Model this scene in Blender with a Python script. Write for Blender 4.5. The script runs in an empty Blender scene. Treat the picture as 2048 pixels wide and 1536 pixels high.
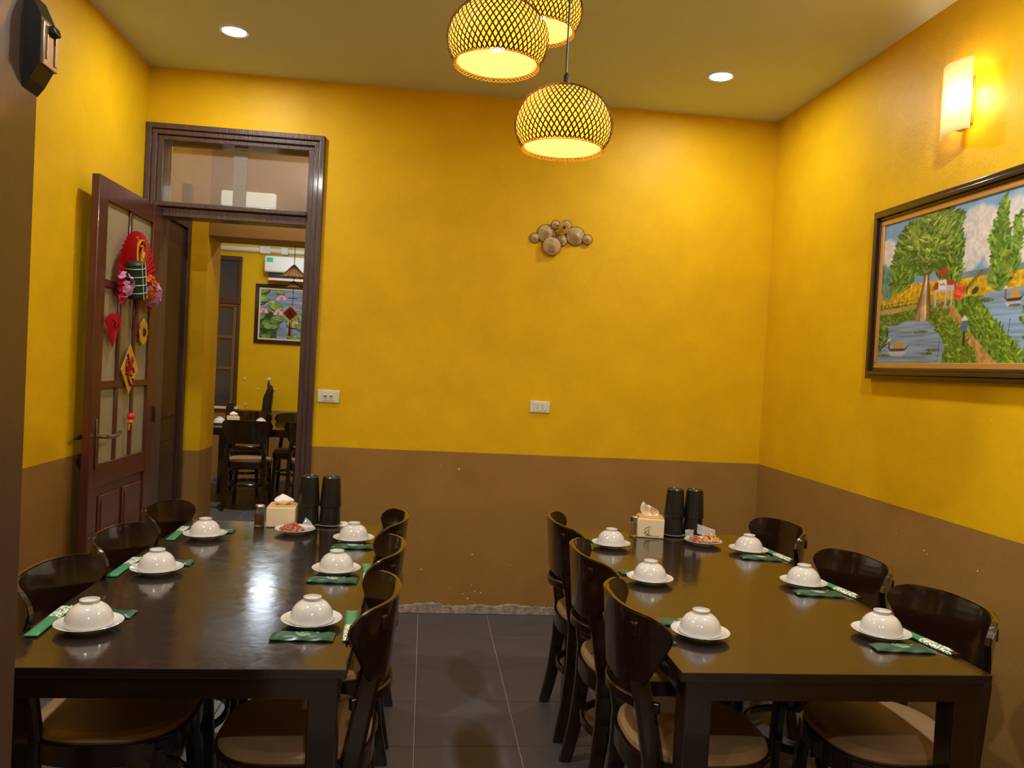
import bpy, bmesh, math, random
import numpy as np
from mathutils import Vector, Matrix, noise
random.seed(7); rng=np.random.default_rng(7)
S=bpy.context.scene; C=S.collection
PI=math.pi

# ---------------------------------------------------------------- camera, world, exposure
YAW,PITCH,ROLL,F,H=0.110919862,-0.0212493976,0.0515503956,1567.68811,1.45488455
f_=Vector((math.sin(YAW)*math.cos(PITCH),math.cos(YAW)*math.cos(PITCH),math.sin(PITCH)))
r0=Vector((math.cos(YAW),-math.sin(YAW),0)); u0=r0.cross(f_)
r_=r0*math.cos(ROLL)+u0*math.sin(ROLL); u_=-r0*math.sin(ROLL)+u0*math.cos(ROLL)
cam=bpy.data.cameras.new('camera'); co=bpy.data.objects.new('camera',cam); C.objects.link(co)
cam.sensor_fit='HORIZONTAL'; cam.sensor_width=36; cam.lens=F/2048*36; cam.clip_start=.02
m=Matrix((r_,u_,-f_)).transposed().to_4x4(); m.translation=(0,0,H); co.matrix_world=m
S.camera=co
W=bpy.data.worlds.new('world'); S.world=W; W.use_nodes=True
W.node_tree.nodes['Background'].inputs[0].default_value=(1,.9,.75,1)
W.node_tree.nodes['Background'].inputs[1].default_value=0.0
S.view_settings.view_transform='Standard'; S.view_settings.look='None'
S.view_settings.exposure=1.02; S.view_settings.gamma=1; S.view_settings.use_curve_mapping=False
P_DOWN=4.6; P_DOWN_NEAR=14.5; P_BACK=24.0; P_GLOBE=3.2; P_PEND=1.35; P_SCONCE=2.8
COOL=(1,.97,.93); WARM=(1,.76,.42)

# room numbers (metres)
XL,XR,D,HC,DADO=-1.589,2.040,4.5615,3.0125,.946
FY=1.0                    # room side of the front wall
CX0,CY0=-1.565,4.70       # corridor
PY0,PY1,PX,PZ=5.30,5.62,-1.44,2.21
BY=9.4; BX0,BX1=-3.2,1.4; BD=.805

# ---------------------------------------------------------------- materials
def srgb(r,g,b):
    f=lambda c:(c/255/12.92) if c/255<=.04045 else ((c/255+.055)/1.055)**2.4
    return (f(r),f(g),f(b),1)
MATS={}
def mat(name,col=(.8,.8,.8,1),rough=.5,metal=0,coat=0,spec=.5,trans=0,emit=None,es=0,bump=0,bscale=50,vary=0,vscale=8,ior=1.5,alpha=1,stretch=None,coatr=.1,sss=0):
    if name in MATS: return MATS[name]
    m=bpy.data.materials.new(name); m.use_nodes=True; nt=m.node_tree; b=nt.nodes['Principled BSDF']
    if len(col)==3: col=(*col,1)
    b.inputs['Base Color'].default_value=col
    b.inputs['Roughness'].default_value=rough; b.inputs['Metallic'].default_value=metal
    b.inputs['Coat Weight'].default_value=coat; b.inputs['Coat Roughness'].default_value=coatr
    b.inputs['Specular IOR Level'].default_value=spec; b.inputs['Transmission Weight'].default_value=trans
    b.inputs['IOR'].default_value=ior; b.inputs['Alpha'].default_value=alpha
    if emit: b.inputs['Emission Color'].default_value=(*emit[:3],1); b.inputs['Emission Strength'].default_value=es
    if bump or vary:
        tc=nt.nodes.new('ShaderNodeTexCoord'); mp=nt.nodes.new('ShaderNodeMapping'); nt.links.new(tc.outputs['Object'],mp.inputs[0])
        if stretch: mp.inputs['Scale'].default_value=stretch
    if vary:
        n=nt.nodes.new('ShaderNodeTexNoise'); n.inputs['Scale'].default_value=vscale; n.inputs['Detail'].default_value=6
        nt.links.new(mp.outputs[0],n.inputs[0])
        mr=nt.nodes.new('ShaderNodeMapRange'); mr.inputs[1].default_value=.3; mr.inputs[2].default_value=.7
        mr.inputs[3].default_value=1-vary; mr.inputs[4].default_value=1+vary; nt.links.new(n.outputs[0],mr.inputs[0])
        mx=nt.nodes.new('ShaderNodeMix'); mx.data_type='RGBA'; mx.blend_type='MULTIPLY'; mx.inputs[0].default_value=1
        mx.inputs[6].default_value=col; nt.links.new(mr.outputs[0],mx.inputs[7]); nt.links.new(mx.outputs[2],b.inputs['Base Color'])
    if bump:
        n=nt.nodes.new('ShaderNodeTexNoise'); n.inputs['Scale'].default_value=bscale; n.inputs['Detail'].default_value=4
        nt.links.new(mp.outputs[0],n.inputs[0])
        bp=nt.nodes.new('ShaderNodeBump'); bp.inputs['Strength'].default_value=bump; bp.inputs['Distance'].default_value=.01
        nt.links.new(n.outputs[0],bp.inputs['Height']); nt.links.new(bp.outputs[0],b.inputs['Normal'])
    MATS[name]=m; return m

def wall_mat(name,top,bottom,zline,rb=.45):
    m=bpy.data.materials.new(name); m.use_nodes=True; nt=m.node_tree; b=nt.nodes['Principled BSDF']; L=nt.links.new
    tc=nt.nodes.new('ShaderNodeTexCoord'); sp=nt.nodes.new('ShaderNodeSeparateXYZ'); L(tc.outputs['Object'],sp.inputs[0])
    g=nt.nodes.new('ShaderNodeMath'); g.operation='GREATER_THAN'; g.inputs[1].default_value=zline
    wn=nt.nodes.new('ShaderNodeTexNoise'); wn.inputs['Scale'].default_value=3; L(tc.outputs['Object'],wn.inputs[0])
    ma=nt.nodes.new('ShaderNodeMath'); ma.operation='MULTIPLY_ADD'; ma.inputs[1].default_value=.006; L(wn.outputs[0],ma.inputs[0]); L(sp.outputs[2],ma.inputs[2])
    sb=nt.nodes.new('ShaderNodeMath'); sb.operation='SUBTRACT'; sb.inputs[1].default_value=.003; L(ma.outputs[0],sb.inputs[0]); L(sb.outputs[0],g.inputs[0])
    mx=nt.nodes.new('ShaderNodeMix'); mx.data_type='RGBA'; mx.inputs[6].default_value=bottom; mx.inputs[7].default_value=top; L(g.outputs[0],mx.inputs[0])
    n=nt.nodes.new('ShaderNodeTexNoise'); n.inputs['Scale'].default_value=5; n.inputs['Detail'].default_value=8; L(tc.outputs['Object'],n.inputs[0])
    mr=nt.nodes.new('ShaderNodeMapRange'); mr.inputs[1].default_value=.3; mr.inputs[2].default_value=.7; mr.inputs[3].default_value=.93; mr.inputs[4].default_value=1.05; L(n.outputs[0],mr.inputs[0])
    m2=nt.nodes.new('ShaderNodeMix'); m2.data_type='RGBA'; m2.blend_type='MULTIPLY'; m2.inputs[0].default_value=1; L(mx.outputs[2],m2.inputs[6]); L(mr.outputs[0],m2.inputs[7])
    L(m2.outputs[2],b.inputs['Base Color'])
    b.inputs['Roughness'].default_value=rb; b.inputs['Specular IOR Level'].default_value=.18
    n1=nt.nodes.new('ShaderNodeTexNoise'); n1.inputs['Scale'].default_value=160; n1.inputs['Detail'].default_value=2; L(tc.outputs['Object'],n1.inputs[0])
    n2=nt.nodes.new('ShaderNodeTexNoise'); n2.inputs['Scale'].default_value=22; n2.inputs['Detail'].default_value=5; L(tc.outputs['Object'],n2.inputs[0])
    b1=nt.nodes.new('ShaderNodeBump'); b1.inputs['Strength'].default_value=.25; b1.inputs['Distance'].default_value=.003; L(n1.outputs[0],b1.inputs['Height'])
    b2=nt.nodes.new('ShaderNodeBump'); b2.inputs['Strength'].default_value=.12; b2.inputs['Distance'].default_value=.006; L(n2.outputs[0],b2.inputs['Height']); L(b1.outputs[0],b2.inputs['Normal'])
    L(b2.outputs[0],b.inputs['Normal'])
    return m
YEL=(.78,.475,.007,1); BRN=(.33,.185,.050,1)
M_wall=wall_mat('painted_wall',YEL,BRN,DADO)
M_wallb=wall_mat('painted_wall_lower_dado',YEL,BRN,BD)
M_ceil=mat('ceiling_paint',(.66,.72,.80),.8,bump=.1,bscale=60)
M_corrbrown=mat('corridor_brown',(.33,.185,.050),.5,bump=.15,bscale=40)  # flat brown over the corridor header and corridor ceiling
M_frame=mat('brown_frame_wood',srgb(80,60,56),.38,coat=.25,bump=.25,bscale=14,vary=.25,vscale=6,stretch=(8,8,1))
M_jamb=mat('brown_jamb_paint',srgb(80,60,48),.35,coat=.3,bump=.1,bscale=20,vary=.06,vscale=5)
M_leaf=mat('mahogany_door',srgb(88,44,34),.33,coat=.35,vary=.25,vscale=5,stretch=(8,8,1))
M_darkleaf=mat('dark_door',srgb(66,46,38),.4,vary=.2,vscale=5,stretch=(8,8,1))
M_chair=mat('dark_lacquered_wood',srgb(34,18,10),.22,coat=.6,coatr=.06,vary=.3,vscale=5,stretch=(1,1,6))
M_cush=mat('khaki_vinyl',srgb(150,122,88),.45,bump=.1,bscale=200,vary=.12,vscale=12)
M_tile=mat('slate_tile',srgb(78,77,82),.38,vary=.10,vscale=7,bump=.05,bscale=30)
M_grout=mat('grout',srgb(150,140,128),.9)
M_cer=mat('white_ceramic',srgb(208,208,207),.12,coat=.4)
M_cup=mat('black_melamine',(.012,.012,.012),.28)
M_chrome=mat('brushed_metal',srgb(170,160,150),.25,metal=1)
M_white=mat('white_plastic',srgb(225,222,210),.4)
M_cream=mat('cream_plastic',srgb(226,212,178),.35)
M_bamboo=mat('light_wood_lid',srgb(214,164,96),.5,vary=.15,vscale=20,stretch=(1,8,1))
M_tissue=mat('tissue_paper',srgb(240,236,228),.9)
M_green=mat('green_foil',srgb(34,78,56),.3)
M_print=mat('white_print',srgb(200,222,205),.5)
M_glass=mat('clear_glass',(.95,.95,.92),.03,trans=1,ior=1.45)
M_black=mat('black_plastic',(.012,.012,.014),.35)
M_grey=mat('cement',srgb(150,140,125),.9,bump=.8,bscale=60,vary=.35,vscale=35)
M_chip=mat('white_filler',srgb(225,205,175),.8)
M_red=mat('red_paper',srgb(228,26,52),.6)
M_dred=mat('dark_red_cloth',srgb(120,20,18),.6)
M_gold=mat('gold_foil',srgb(225,170,40),.35,metal=.3)
M_yellowp=mat('golden_card',srgb(226,170,50),.5)
M_pink=mat('pink_silk',srgb(250,160,200),.7)
M_lilac=mat('lilac_silk',srgb(250,205,240),.7)
M_orange=mat('orange_silk',srgb(255,140,40),.7)
M_leafg=mat('rice_cake_leaf',srgb(22,48,26),.5)
M_straw=mat('palm_leaf_straw',srgb(190,165,120),.7,vary=.25,vscale=30)
M_brim=mat('brown_brim',srgb(80,45,20),.6)
M_bulb=mat('bulb_glow',(1,.8,.5),.5,emit=(1,.72,.38),es=30)
M_globe=mat('opal_globe_glow',(.9,.95,1),.4,emit=(.72,.86,1),es=1.3)
M_led=mat('downlight_glow',(1,1,1),.5,emit=(1,.97,.92),es=18)
M_bags=mat('peanut_skin',srgb(176,104,82),.4,vary=.5,vscale=60)
M_bagt=mat('tan_peanuts',srgb(205,160,110),.35,vary=.3,vscale=60)
def film(name,col,a,rough=.1):
    m=bpy.data.materials.new(name); m.use_nodes=True; nt=m.node_tree; nt.nodes.clear(); L=nt.links.new
    o=nt.nodes.new('ShaderNodeOutputMaterial'); mx=nt.nodes.new('ShaderNodeMixShader'); t=nt.nodes.new('ShaderNodeBsdfTransparent'); p=nt.nodes.new('ShaderNodeBsdfPrincipled')
    p.inputs['Base Color'].default_value=col; p.inputs['Roughness'].default_value=rough; mx.inputs[0].default_value=a
    L(t.outputs[0],mx.inputs[1]); L(p.outputs[0],mx.inputs[2]); L(mx.outputs[0],o.inputs[0]); return m
M_film=film('plastic_film',srgb(220,222,225),.28)
M_pane=film('smoked_transom_glass',srgb(160,145,135),.50,.10)
M_strip=film('ribbed_film_strip',srgb(185,180,172),.75,.2)
# leaf pane: pebbled greenish glass (backed close by the wall)
M_doorpane=film('pebbled_glass',srgb(185,176,140),.70,.22)
def bamboo_shell():
    m=bpy.data.materials.new('glowing_bamboo'); m.use_nodes=True; nt=m.node_tree; nt.nodes.clear(); L=nt.links.new
    o=nt.nodes.new('ShaderNodeOutputMaterial'); a=nt.nodes.new('ShaderNodeAddShader'); d=nt.nodes.new('ShaderNodeBsdfDiffuse'); t=nt.nodes.new('ShaderNodeBsdfTranslucent')
    d.inputs[0].default_value=(.62,.42,.15,1)
    n=nt.nodes.new('ShaderNodeTexNoise'); n.inputs['Scale'].default_value=60
    r=nt.nodes.new('ShaderNodeValToRGB'); r.color_ramp.elements[0].color=(.20,.095,.01,1); r.color_ramp.elements[0].position=.35; r.color_ramp.elements[1].color=(.38,.31,.05,1); r.color_ramp.elements[1].position=.6
    L(n.outputs[0],r.inputs[0]); L(r.outputs[0],t.inputs[0]); L(d.outputs[0],a.inputs[0]); L(t.outputs[0],a.inputs[1]); L(a.outputs[0],o.inputs[0]); return m
M_bshell=bamboo_shell()
M_bstrip=mat('bamboo_strip',srgb(100,68,26),.6)
def sleeve_mat():
    m=bpy.data.materials.new('chopstick_sleeve_paper'); m.use_nodes=True; nt=m.node_tree; b=nt.nodes['Principled BSDF']; L=nt.links.new
    tc=nt.nodes.new('ShaderNodeTexCoord'); sp=nt.nodes.new('ShaderNodeSeparateXYZ'); L(tc.outputs['Object'],sp.inputs[0])
    v=nt.nodes.new('ShaderNodeTexNoise'); v.inputs['Scale'].default_value=170; v.inputs['Detail'].default_value=1; L(tc.outputs['Object'],v.inputs[0])
    r=nt.nodes.new('ShaderNodeMath'); r.operation='GREATER_THAN'; r.inputs[1].default_value=.53; L(v.outputs[0],r.inputs[0])
    m1=nt.nodes.new('ShaderNodeMix'); m1.data_type='RGBA'; m1.inputs[6].default_value=srgb(225,232,220); m1.inputs[7].default_value=srgb(70,125,95); L(r.outputs[0],m1.inputs[0])
    g=nt.nodes.new('ShaderNodeMath'); g.operation='GREATER_THAN'; g.inputs[1].default_value=.005; L(sp.outputs[1],g.inputs[0])
    m2=nt.nodes.new('ShaderNodeMix'); m2.data_type='RGBA'; m2.inputs[6].default_value=srgb(60,135,95); L(m1.outputs[2],m2.inputs[7]); L(g.outputs[0],m2.inputs[0])
    L(m2.outputs[2],b.inputs['Base Color']); b.inputs['Roughness'].default_value=.35; return m
M_sleeve=sleeve_mat()
def table_mat():
    m=mat('dark_table_veneer',srgb(30,18,12),.5,coat=1.0,coatr=.06,spec=.1,vary=.25,vscale=4,stretch=(6,1,1))
    nt=m.node_tree; b=nt.nodes['Principled BSDF']; b.inputs['Coat IOR'].default_value=1.65
    tc=nt.nodes.new('ShaderNodeTexCoord'); mp=nt.nodes.new('ShaderNodeMapping'); mp.inputs['Scale'].default_value=(1,1,1); mp.inputs['Rotation'].default_value=(0,0,.6)
    n=nt.nodes.new('ShaderNodeTexNoise'); n.inputs['Scale'].default_value=26; n.inputs['Detail'].default_value=5; n.inputs['Distortion'].default_value=.6
    r=nt.nodes.new('ShaderNodeMapRange'); r.inputs[1].default_value=.3; r.inputs[2].default_value=.7; r.inputs[3].default_value=.07; r.inputs[4].default_value=.17
    nt.links.new(tc.outputs['Object'],mp.inputs[0]); nt.links.new(mp.outputs[0],n.inputs[0]); nt.links.new(n.outputs[0],r.inputs[0]); nt.links.new(r.outputs[0],b.inputs['Coat Roughness'])
    bp=nt.nodes.new('ShaderNodeBump'); bp.inputs['Strength'].default_value=.12; bp.inputs['Distance'].default_value=.002
    nt.links.new(n.outputs[0],bp.inputs['Height']); nt.links.new(bp.outputs[0],b.inputs['Coat Normal'])
    return m
M_table=table_mat()

# ---------------------------------------------------------------- mesh helpers
def BM(): return bmesh.new()
def box(bm,x0,x1,y0,y1,z0,z1,M=None,bev=0):
    r=bmesh.ops.create_cube(bm,size=1); vs=r['verts']
    for v in vs: v.co=Vector((x0+(v.co.x+.5)*(x1-x0),y0+(v.co.y+.5)*(y1-y0),z0+(v.co.z+.5)*(z1-z0)))
    if bev:
        es=list({e for v in vs for e in v.link_edges}); g=bmesh.ops.bevel(bm,geom=es,offset=bev,segments=2,affect='EDGES',profile=.5)
        vs=list({v for f in g['faces'] for v in f.verts}|{v for v in vs if v.is_valid})
    if M is not None:
        for v in vs: v.co=M@v.co
    return vs
def lathe(bm,prof,n=32,M=None,cap=False):
    rings=[]
    for r,z in prof:
        if r<1e-6: rings.append([bm.verts.new((0,0,z))])
        else: rings.append([bm.verts.new((r*math.cos(2*PI*i/n),r*math.sin(2*PI*i/n),z)) for i in range(n)])
    for a,b in zip(rings,rings[1:]):
        for i in range(n):
            j=(i+1)%n
            if len(a)==1 and len(b)==1: continue
            if len(a)==1: bm.faces.new((a[0],b[i],b[j]))
            elif len(b)==1: bm.faces.new((a[i],a[j],b[0]))
            else: bm.faces.new((a[i],a[j],b[j],b[i]))
    vs=[v for r in rings for v in r]
    if M is not None:
        for v in vs: v.co=M@v.co
    return vs
def tube(bm,pts,rads,n=10,closed=False,sq=None,up=None):
    """round (or rectangular: sq=(w,t) scale) tube along points"""
    pts=[Vector(p) for p in pts]; N=len(pts)
    if not hasattr(rads,'__len__'): rads=[rads]*N
    rings=[]
    for i,p in enumerate(pts):
        a=pts[(i-1)%N] if (closed or i>0) else p; b=pts[(i+1)%N] if (closed or i<N-1) else p
        t=(b-a).normalized(); U=Vector(up) if up else (Vector((0,0,1)) if abs(t.z)<.9 else Vector((0,1,0)))
        s=t.cross(U).normalized(); w=s.cross(t).normalized(); r=rads[i]; ring=[]
        if sq:
            ww,tt=sq; c=.25*min(ww,tt)
            for (cx,cy) in ((ww/2,-tt/2+c),(ww/2,tt/2-c),(ww/2-c,tt/2),(-ww/2+c,tt/2),(-ww/2,tt/2-c),(-ww/2,-tt/2+c),(-ww/2+c,-tt/2),(ww/2-c,-tt/2)):
                ring.append(bm.verts.new(p+(s*cx+w*cy)*r))
        else:
            for k in range(n): ang=2*PI*k/n; ring.append(bm.verts.new(p+(s*math.cos(ang)+w*math.sin(ang))*r))
        rings.append(ring)
    n=len(rings[0])
    for i in range(N if closed else N-1):
        a=rings[i]; b=rings[(i+1)%N]
        for k in range(n): bm.faces.new((a[k],a[(k+1)%n],b[(k+1)%n],b[k]))
    if not closed: bm.faces.new(list(reversed(rings[0]))); bm.faces.new(rings[-1])
def grid_shell(bm,fn,nu,nv,th):
    """fn(u,v)->(pos,normal); solid sheet of thickness th"""
    A=[[None]*(nv+1) for _ in range(nu+1)]; B=[[None]*(nv+1) for _ in range(nu+1)]
    for i in range(nu+1):
        for j in range(nv+1):
            p,n=fn(i/nu,j/nv); A[i][j]=bm.verts.new(p+n*th/2); B[i][j]=bm.verts.new(p-n*th/2)
    for i in range(nu):
        for j in range(nv):
            bm.faces.new((A[i][j],A[i+1][j],A[i+1][j+1],A[i][j+1])); bm.faces.new((B[i][j],B[i][j+1],B[i+1][j+1],B[i+1][j]))
    for i in range(nu):
        bm.faces.new((A[i][0],B[i][0],B[i+1][0],A[i+1][0])); bm.faces.new((A[i][nv],A[i+1][nv],B[i+1][nv],B[i][nv]))
    for j in range(nv):
        bm.faces.new((A[0][j],A[0][j+1],B[0][j+1],B[0][j])); bm.faces.new((A[nu][j],B[nu][j],B[nu][j+1],A[nu][j+1]))
def prism(bm,poly,z0,z1,M=None):
    a=[bm.verts.new((x,y,z0)) for x,y in poly]; b=[bm.verts.new((x,y,z1)) for x,y in poly]; n=len(poly)
    bm.faces.new(list(reversed(a))); bm.faces.new(b)
    for i in range(n): bm.faces.new((a[i],a[(i+1)%n],b[(i+1)%n],b[i]))
    if M is not None:
        for v in a+b: v.co=M@v.co
def obj(name,bm,m,parent=None,smooth=True,loc=None,rot=None,**kw):
    bmesh.ops.recalc_face_normals(bm,faces=bm.faces[:])
    me=bpy.data.meshes.new(name); bm.to_mesh(me); bm.free()
    if m: me.materials.append(m)
    if smooth:
        me.polygons.foreach_set('use_smooth',[True]*len(me.polygons)); me.set_sharp_from_angle(angle=math.radians(21))
    o=bpy.data.objects.new(name,me); C.objects.link(o)
    if parent: o.parent=parent
    if loc is not None: o.location=loc
    if rot is not None: o.rotation_euler=rot
    for k,v in kw.items(): o[k]=v
    return o
def thing(name,label,cat,loc=(0,0,0),rz=0,group=None):
    o=bpy.data.objects.new(name,None); C.objects.link(o); o.location=loc; o.rotation_euler=(0,0,rz); o.empty_display_size=.05
    o['label']=label; o['category']=cat
    if group: o['group']=group
    return o
def tag(o,label,cat,group=None):
    o['label']=label; o['category']=cat
    if group: o['group']=group
    return o
def dup(root,loc,rz,label,group=None):
    r=root.copy(); C.objects.link(r); r.location=loc; r.rotation_euler=(0,0,rz); r['label']=label
    if group: r['group']=group
    for ch in [c for c in root.children if c.type!='LIGHT']:
        c=ch.copy(); C.objects.link(c); c.parent=r
        for g in ch.children:
            d=g.copy(); C.objects.link(d); d.parent=c
    return r
def struct(name,bm,m,parent=None,smooth=False): return obj(name,bm,m,parent,smooth,kind='structure')
def light(kind,loc,power,col,parent=None,size=.05,rot=(0,0,0),spread=None,name='lamp_light'):
    l=bpy.data.lights.new(name,kind); l.energy=power; l.color=col
    if kind=='AREA':
        l.shape='DISK'; l.size=size
        if spread: l.spread=math.radians(spread)
    else: l.shadow_soft_size=size
    o=bpy.data.objects.new(name,l); C.objects.link(o); o.location=loc; o.rotation_euler=rot
    if parent: o.parent=parent
    return o

# ---------------------------------------------------------------- setting
b=BM(); box(b,-3.3,2.6,-2.7,BY+.1,-.12,-.003); floor=struct('floor',b,M_grout)
tm={}
def tile(x0,x1,y0,y1):
    w,h=round(x1-x0,4),round(y1-y0,4); 
    if w<.03 or h<.03: return
    if (w,h) not in tm:
        bb=BM(); g=.0022; box(bb,-w/2+g,w/2-g,-h/2+g,h/2-g,-.008,0)
        top=[e for e in bb.edges if all(v.co.z>-.001 for v in e.verts)]; bmesh.ops.bevel(bb,geom=top,offset=.0012,segments=1,affect='EDGES')
        me=bpy.data.meshes.new('tile'); bb.to_mesh(me); bb.free(); me.materials.append(M_tile); tm[(w,h)]=me
    o=bpy.data.objects.new('tile',tm[(w,h)]); C.objects.link(o); o.parent=floor; o.location=((x0+x1)/2,(y0+y1)/2,random.uniform(0,.0006))
gx0,gy0=.0267,4.16
for j in range(-9,2):
    for i in range(-5,6):
        x0=max(gx0+.4*i,XL);x1=min(gx0+.4*(i+1),XR);y0=gy0+.4*j;y1=min(y0+.4,D+.0)
        if x1>x0 and y1>y0 and y0>.5: tile(x0,x1,y0,y1)
for j in range(0,12):
    for i in range(-6,-1):
        y0=D+.13+.4*j; tile(gx0+.4*i,gx0+.4*(i+1),y0,min(y0+.4,BY-.002)) if y0<BY-.05 else None
b=BM(); box(b,XL-.05,XR+.05,FY-.1,D+.1,HC,HC+.1); struct('ceiling',b,M_ceil)
b=BM(); box(b,XL-.12,XL,FY-.1,D+.13,0,HC); struct('wall_left',b,M_wall)
b=BM(); box(b,XR,XR+.12,FY-.1,D+.13,0,HC); wallR=struct('wall_right',b,M_wall)
b=BM(); box(b,-.625,XR,D,D+.13,0,HC); box(b,XL,-.625,D,D+.13,2.695,HC); wallB=struct('wall_back',b,M_wall)
b=BM(); box(b,XL-.12,-.476,.86,FY,0,HC); struct('wall_front_left',b,M_jamb)
b=BM(); box(b,1.35,XR+.12,.86,FY,0,HC); struct('wall_front_right',b,M_wall)
b=BM(); box(b,-.476,1.35,.86,FY,2.55,HC); struct('wall_front_header',b,M_wall)
# near room around the camera
b=BM(); box(b,-2.2,2.6,-2.7,-2.6,0,HC); struct('wall_near_rear',b,M_wall)
b=BM(); box(b,-2.3,-2.2,-2.7,.86,0,HC); struct('wall_near_left',b,M_wall)
b=BM(); box(b,2.6,2.7,-2.7,.86,0,HC); struct('wall_near_right',b,M_wall)
b=BM(); box(b,-2.3,2.7,-2.7,FY-.1,HC,HC+.1); struct('ceiling_near',b,M_ceil)
# corridor and back room
b=BM(); box(b,CX0-.1,CX0,D+.13,PY0,0,HC); struct('wall_corridor_left',b,M_wallb)
b=BM(); box(b,.9,1.0,D+.13,PY0,0,HC); struct('wall_corridor_right',b,M_wallb)
b=BM(); box(b,BX0,PX,PY0,PY1,0,HC); box(b,.3,BX1,PY0,PY1,0,HC); struct('wall_corridor_back',b,M_wallb)
b=BM(); box(b,PX,.3,PY0,PY1,PZ,HC); struct('wall_corridor_header',b,M_corrbrown)
b=BM(); box(b,CX0-.1,1.0,D+.13,PY0,HC-.15,HC); struct('ceiling_corridor',b,M_corrbrown)
b=BM(); box(b,BX0,BX1,PY1,BY+.1,HC,HC+.1); struct('ceiling_far',b,mat('white_ceiling_paint',(.85,.87,.88),.8))
b=BM(); box(b,BX0-.1,BX0,PY1,BY,0,HC); struct('wall_far_left',b,M_wallb)
b=BM(); box(b,BX1,BX1+.1,PY1,BY,0,HC); struct('wall_far_right',b,M_wallb)
b=BM(); box(b,BX0,BX1,BY,BY+.1,0,HC); wallF=struct('wall_far',b,M_wallb)

# worn cement strip at the foot of the back wall
b=BM(); n=220; xs=[-.62+i*(XR+.62)/n for i in range(n+1)]
top=[.052+.016*noise.noise(Vector((x*6,0,0)))+.008*noise.noise(Vector((x*31,3,0)))+.004*random.uniform(-1,1) for x in xs]
rows=[]
for i,x in enumerate(xs):
    rows.append([b.verts.new((x,D-.001,top[i])),b.verts.new((x,D-.007-.003*random.random(),top[i]-.006)),b.verts.new((x,D-.010-.004*noise.noise(Vector((x*20,7,0))),top[i]*.5)),b.verts.new((x,D-.012,0.002))])
for i in range(n):
    for k in range(3): b.faces.new((rows[i][k],rows[i][k+1],rows[i+1][k+1],rows[i+1][k]))
struct('baseboard_back',b,M_grey,smooth=True)
def chips(name,pts,parent,axis):
    b=BM()
    for (u,z,r) in pts:
        k=7; c=[]
        for q in range(k):
            a=2*PI*q/k; rr=r*random.uniform(.6,1.15); c.append((u+rr*math.cos(a),z+rr*math.sin(a)*.8))
        if axis=='y':
            vs=[b.verts.new((x,D-.0015,zz)) for x,zz in c]; ct=b.verts.new((u,D-.003,z))
        else:
            vs=[b.verts.new((XR-.0015,x,zz)) for x,zz in c]; ct=b.verts.new((XR-.003,u,z))
        for q in range(k): b.faces.new((vs[q],vs[(q+1)%k],ct))
    obj(name,b,M_chip,parent,kind='stuff')
pb=[(918,938,7),(881,930,3),(953,1111,5),(852,1139,6),(910,1180,3),(955,1172,3),(1033,1134,3),(948,1200,6),(962,1186,4),(975,1189,5),(984,1139,2),(862,1214,4),(1094,1216,3),(938,1190,4),(763,1022,2),(1255,950,2)]
chips('paint_chip',[(.223+(x-918)*.00288,.847-(y-938)*.00291+(x-918)*.00012,r*.0011) for x,y,r in pb],wallB,'y')
chips('paint_chip',[(2.95,.80,.006),(2.93,.79,.003),(3.14,.83,.003),(2.64,.80,.005),(2.13,.36,.012),(2.12,.31,.012),(2.32,.38,.006),(2.62,1.35,.003)],wallR,'x')

chips('paint_chip',[(-.617,z,.004+.004*random.random()) for z in (2.31,2.29,2.25,2.21,2.18,1.95,1.62,2.5,1.3)]+[(-.62-.05*k-.03*random.random(),2.699,.005) for k in range(7)],wallB,'y')
# ---------------------------------------------------------------- door frame, transom
fr=thing('door_1','','door'); del fr['label']; del fr['category']; fr['kind']='structure'
L0,R0,T0=-1.587,-.622,2.70
b=BM()
for (w0,w1,yy) in ((0,.030,D-.030),(.030,.058,D-.018),(.058,.090,D-.004)):
    box(b,L0+w0,L0+w1,yy,D+.14,0,T0-w0,bev=.004); box(b,R0-w1,R0-w0,yy,D+.14,0,T0-w0,bev=.004)
obj('jamb',b,M_frame,fr)
b=BM()
for (w0,w1,yy) in ((0,.030,D-.031),(.030,.058,D-.019),(.058,.085,D-.005)):
    box(b,L0+w0,R0-w0,yy,D+.14,T0-w1,T0-w0,bev=.004)
obj('head',b,M_frame,fr)
b=BM(); box(b,-1.50,-.71,D-.002,D+.12,2.195,2.245,bev=.003); box(b,-1.53,-.71,D-.028,D+.06,2.245,2.272,bev=.005)
obj('transom_bar',b,M_frame,fr)
b=BM(); box(b,-1.475,-.70,D+.075,D+.081,2.270,2.620); pane=obj('pane',b,M_pane,fr,smooth=False)
b=BM(); 
for k in range(46): box(b,-1.135,-1.062,D+.068,D+.0725,2.275+k*.0073,2.2795+k*.0073)
box(b,-1.135,-1.062,D+.072,D+.074,2.272,2.61)
obj('ribbed_strip',b,M_strip,fr,smooth=False)
# light panel seen through the transom glass, on the header beyond
b=BM(); box(b,-1.36,-1.02,PY0-.05,PY0,2.405,2.50,bev=.008); o=obj('emergency_light',b,mat('lamp_box_glow',srgb(230,235,225),.5,emit=(.8,.9,.8),es=.7)); tag(o,'pale box lamp seen blurred through the glass above the doorway','lamp')
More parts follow.
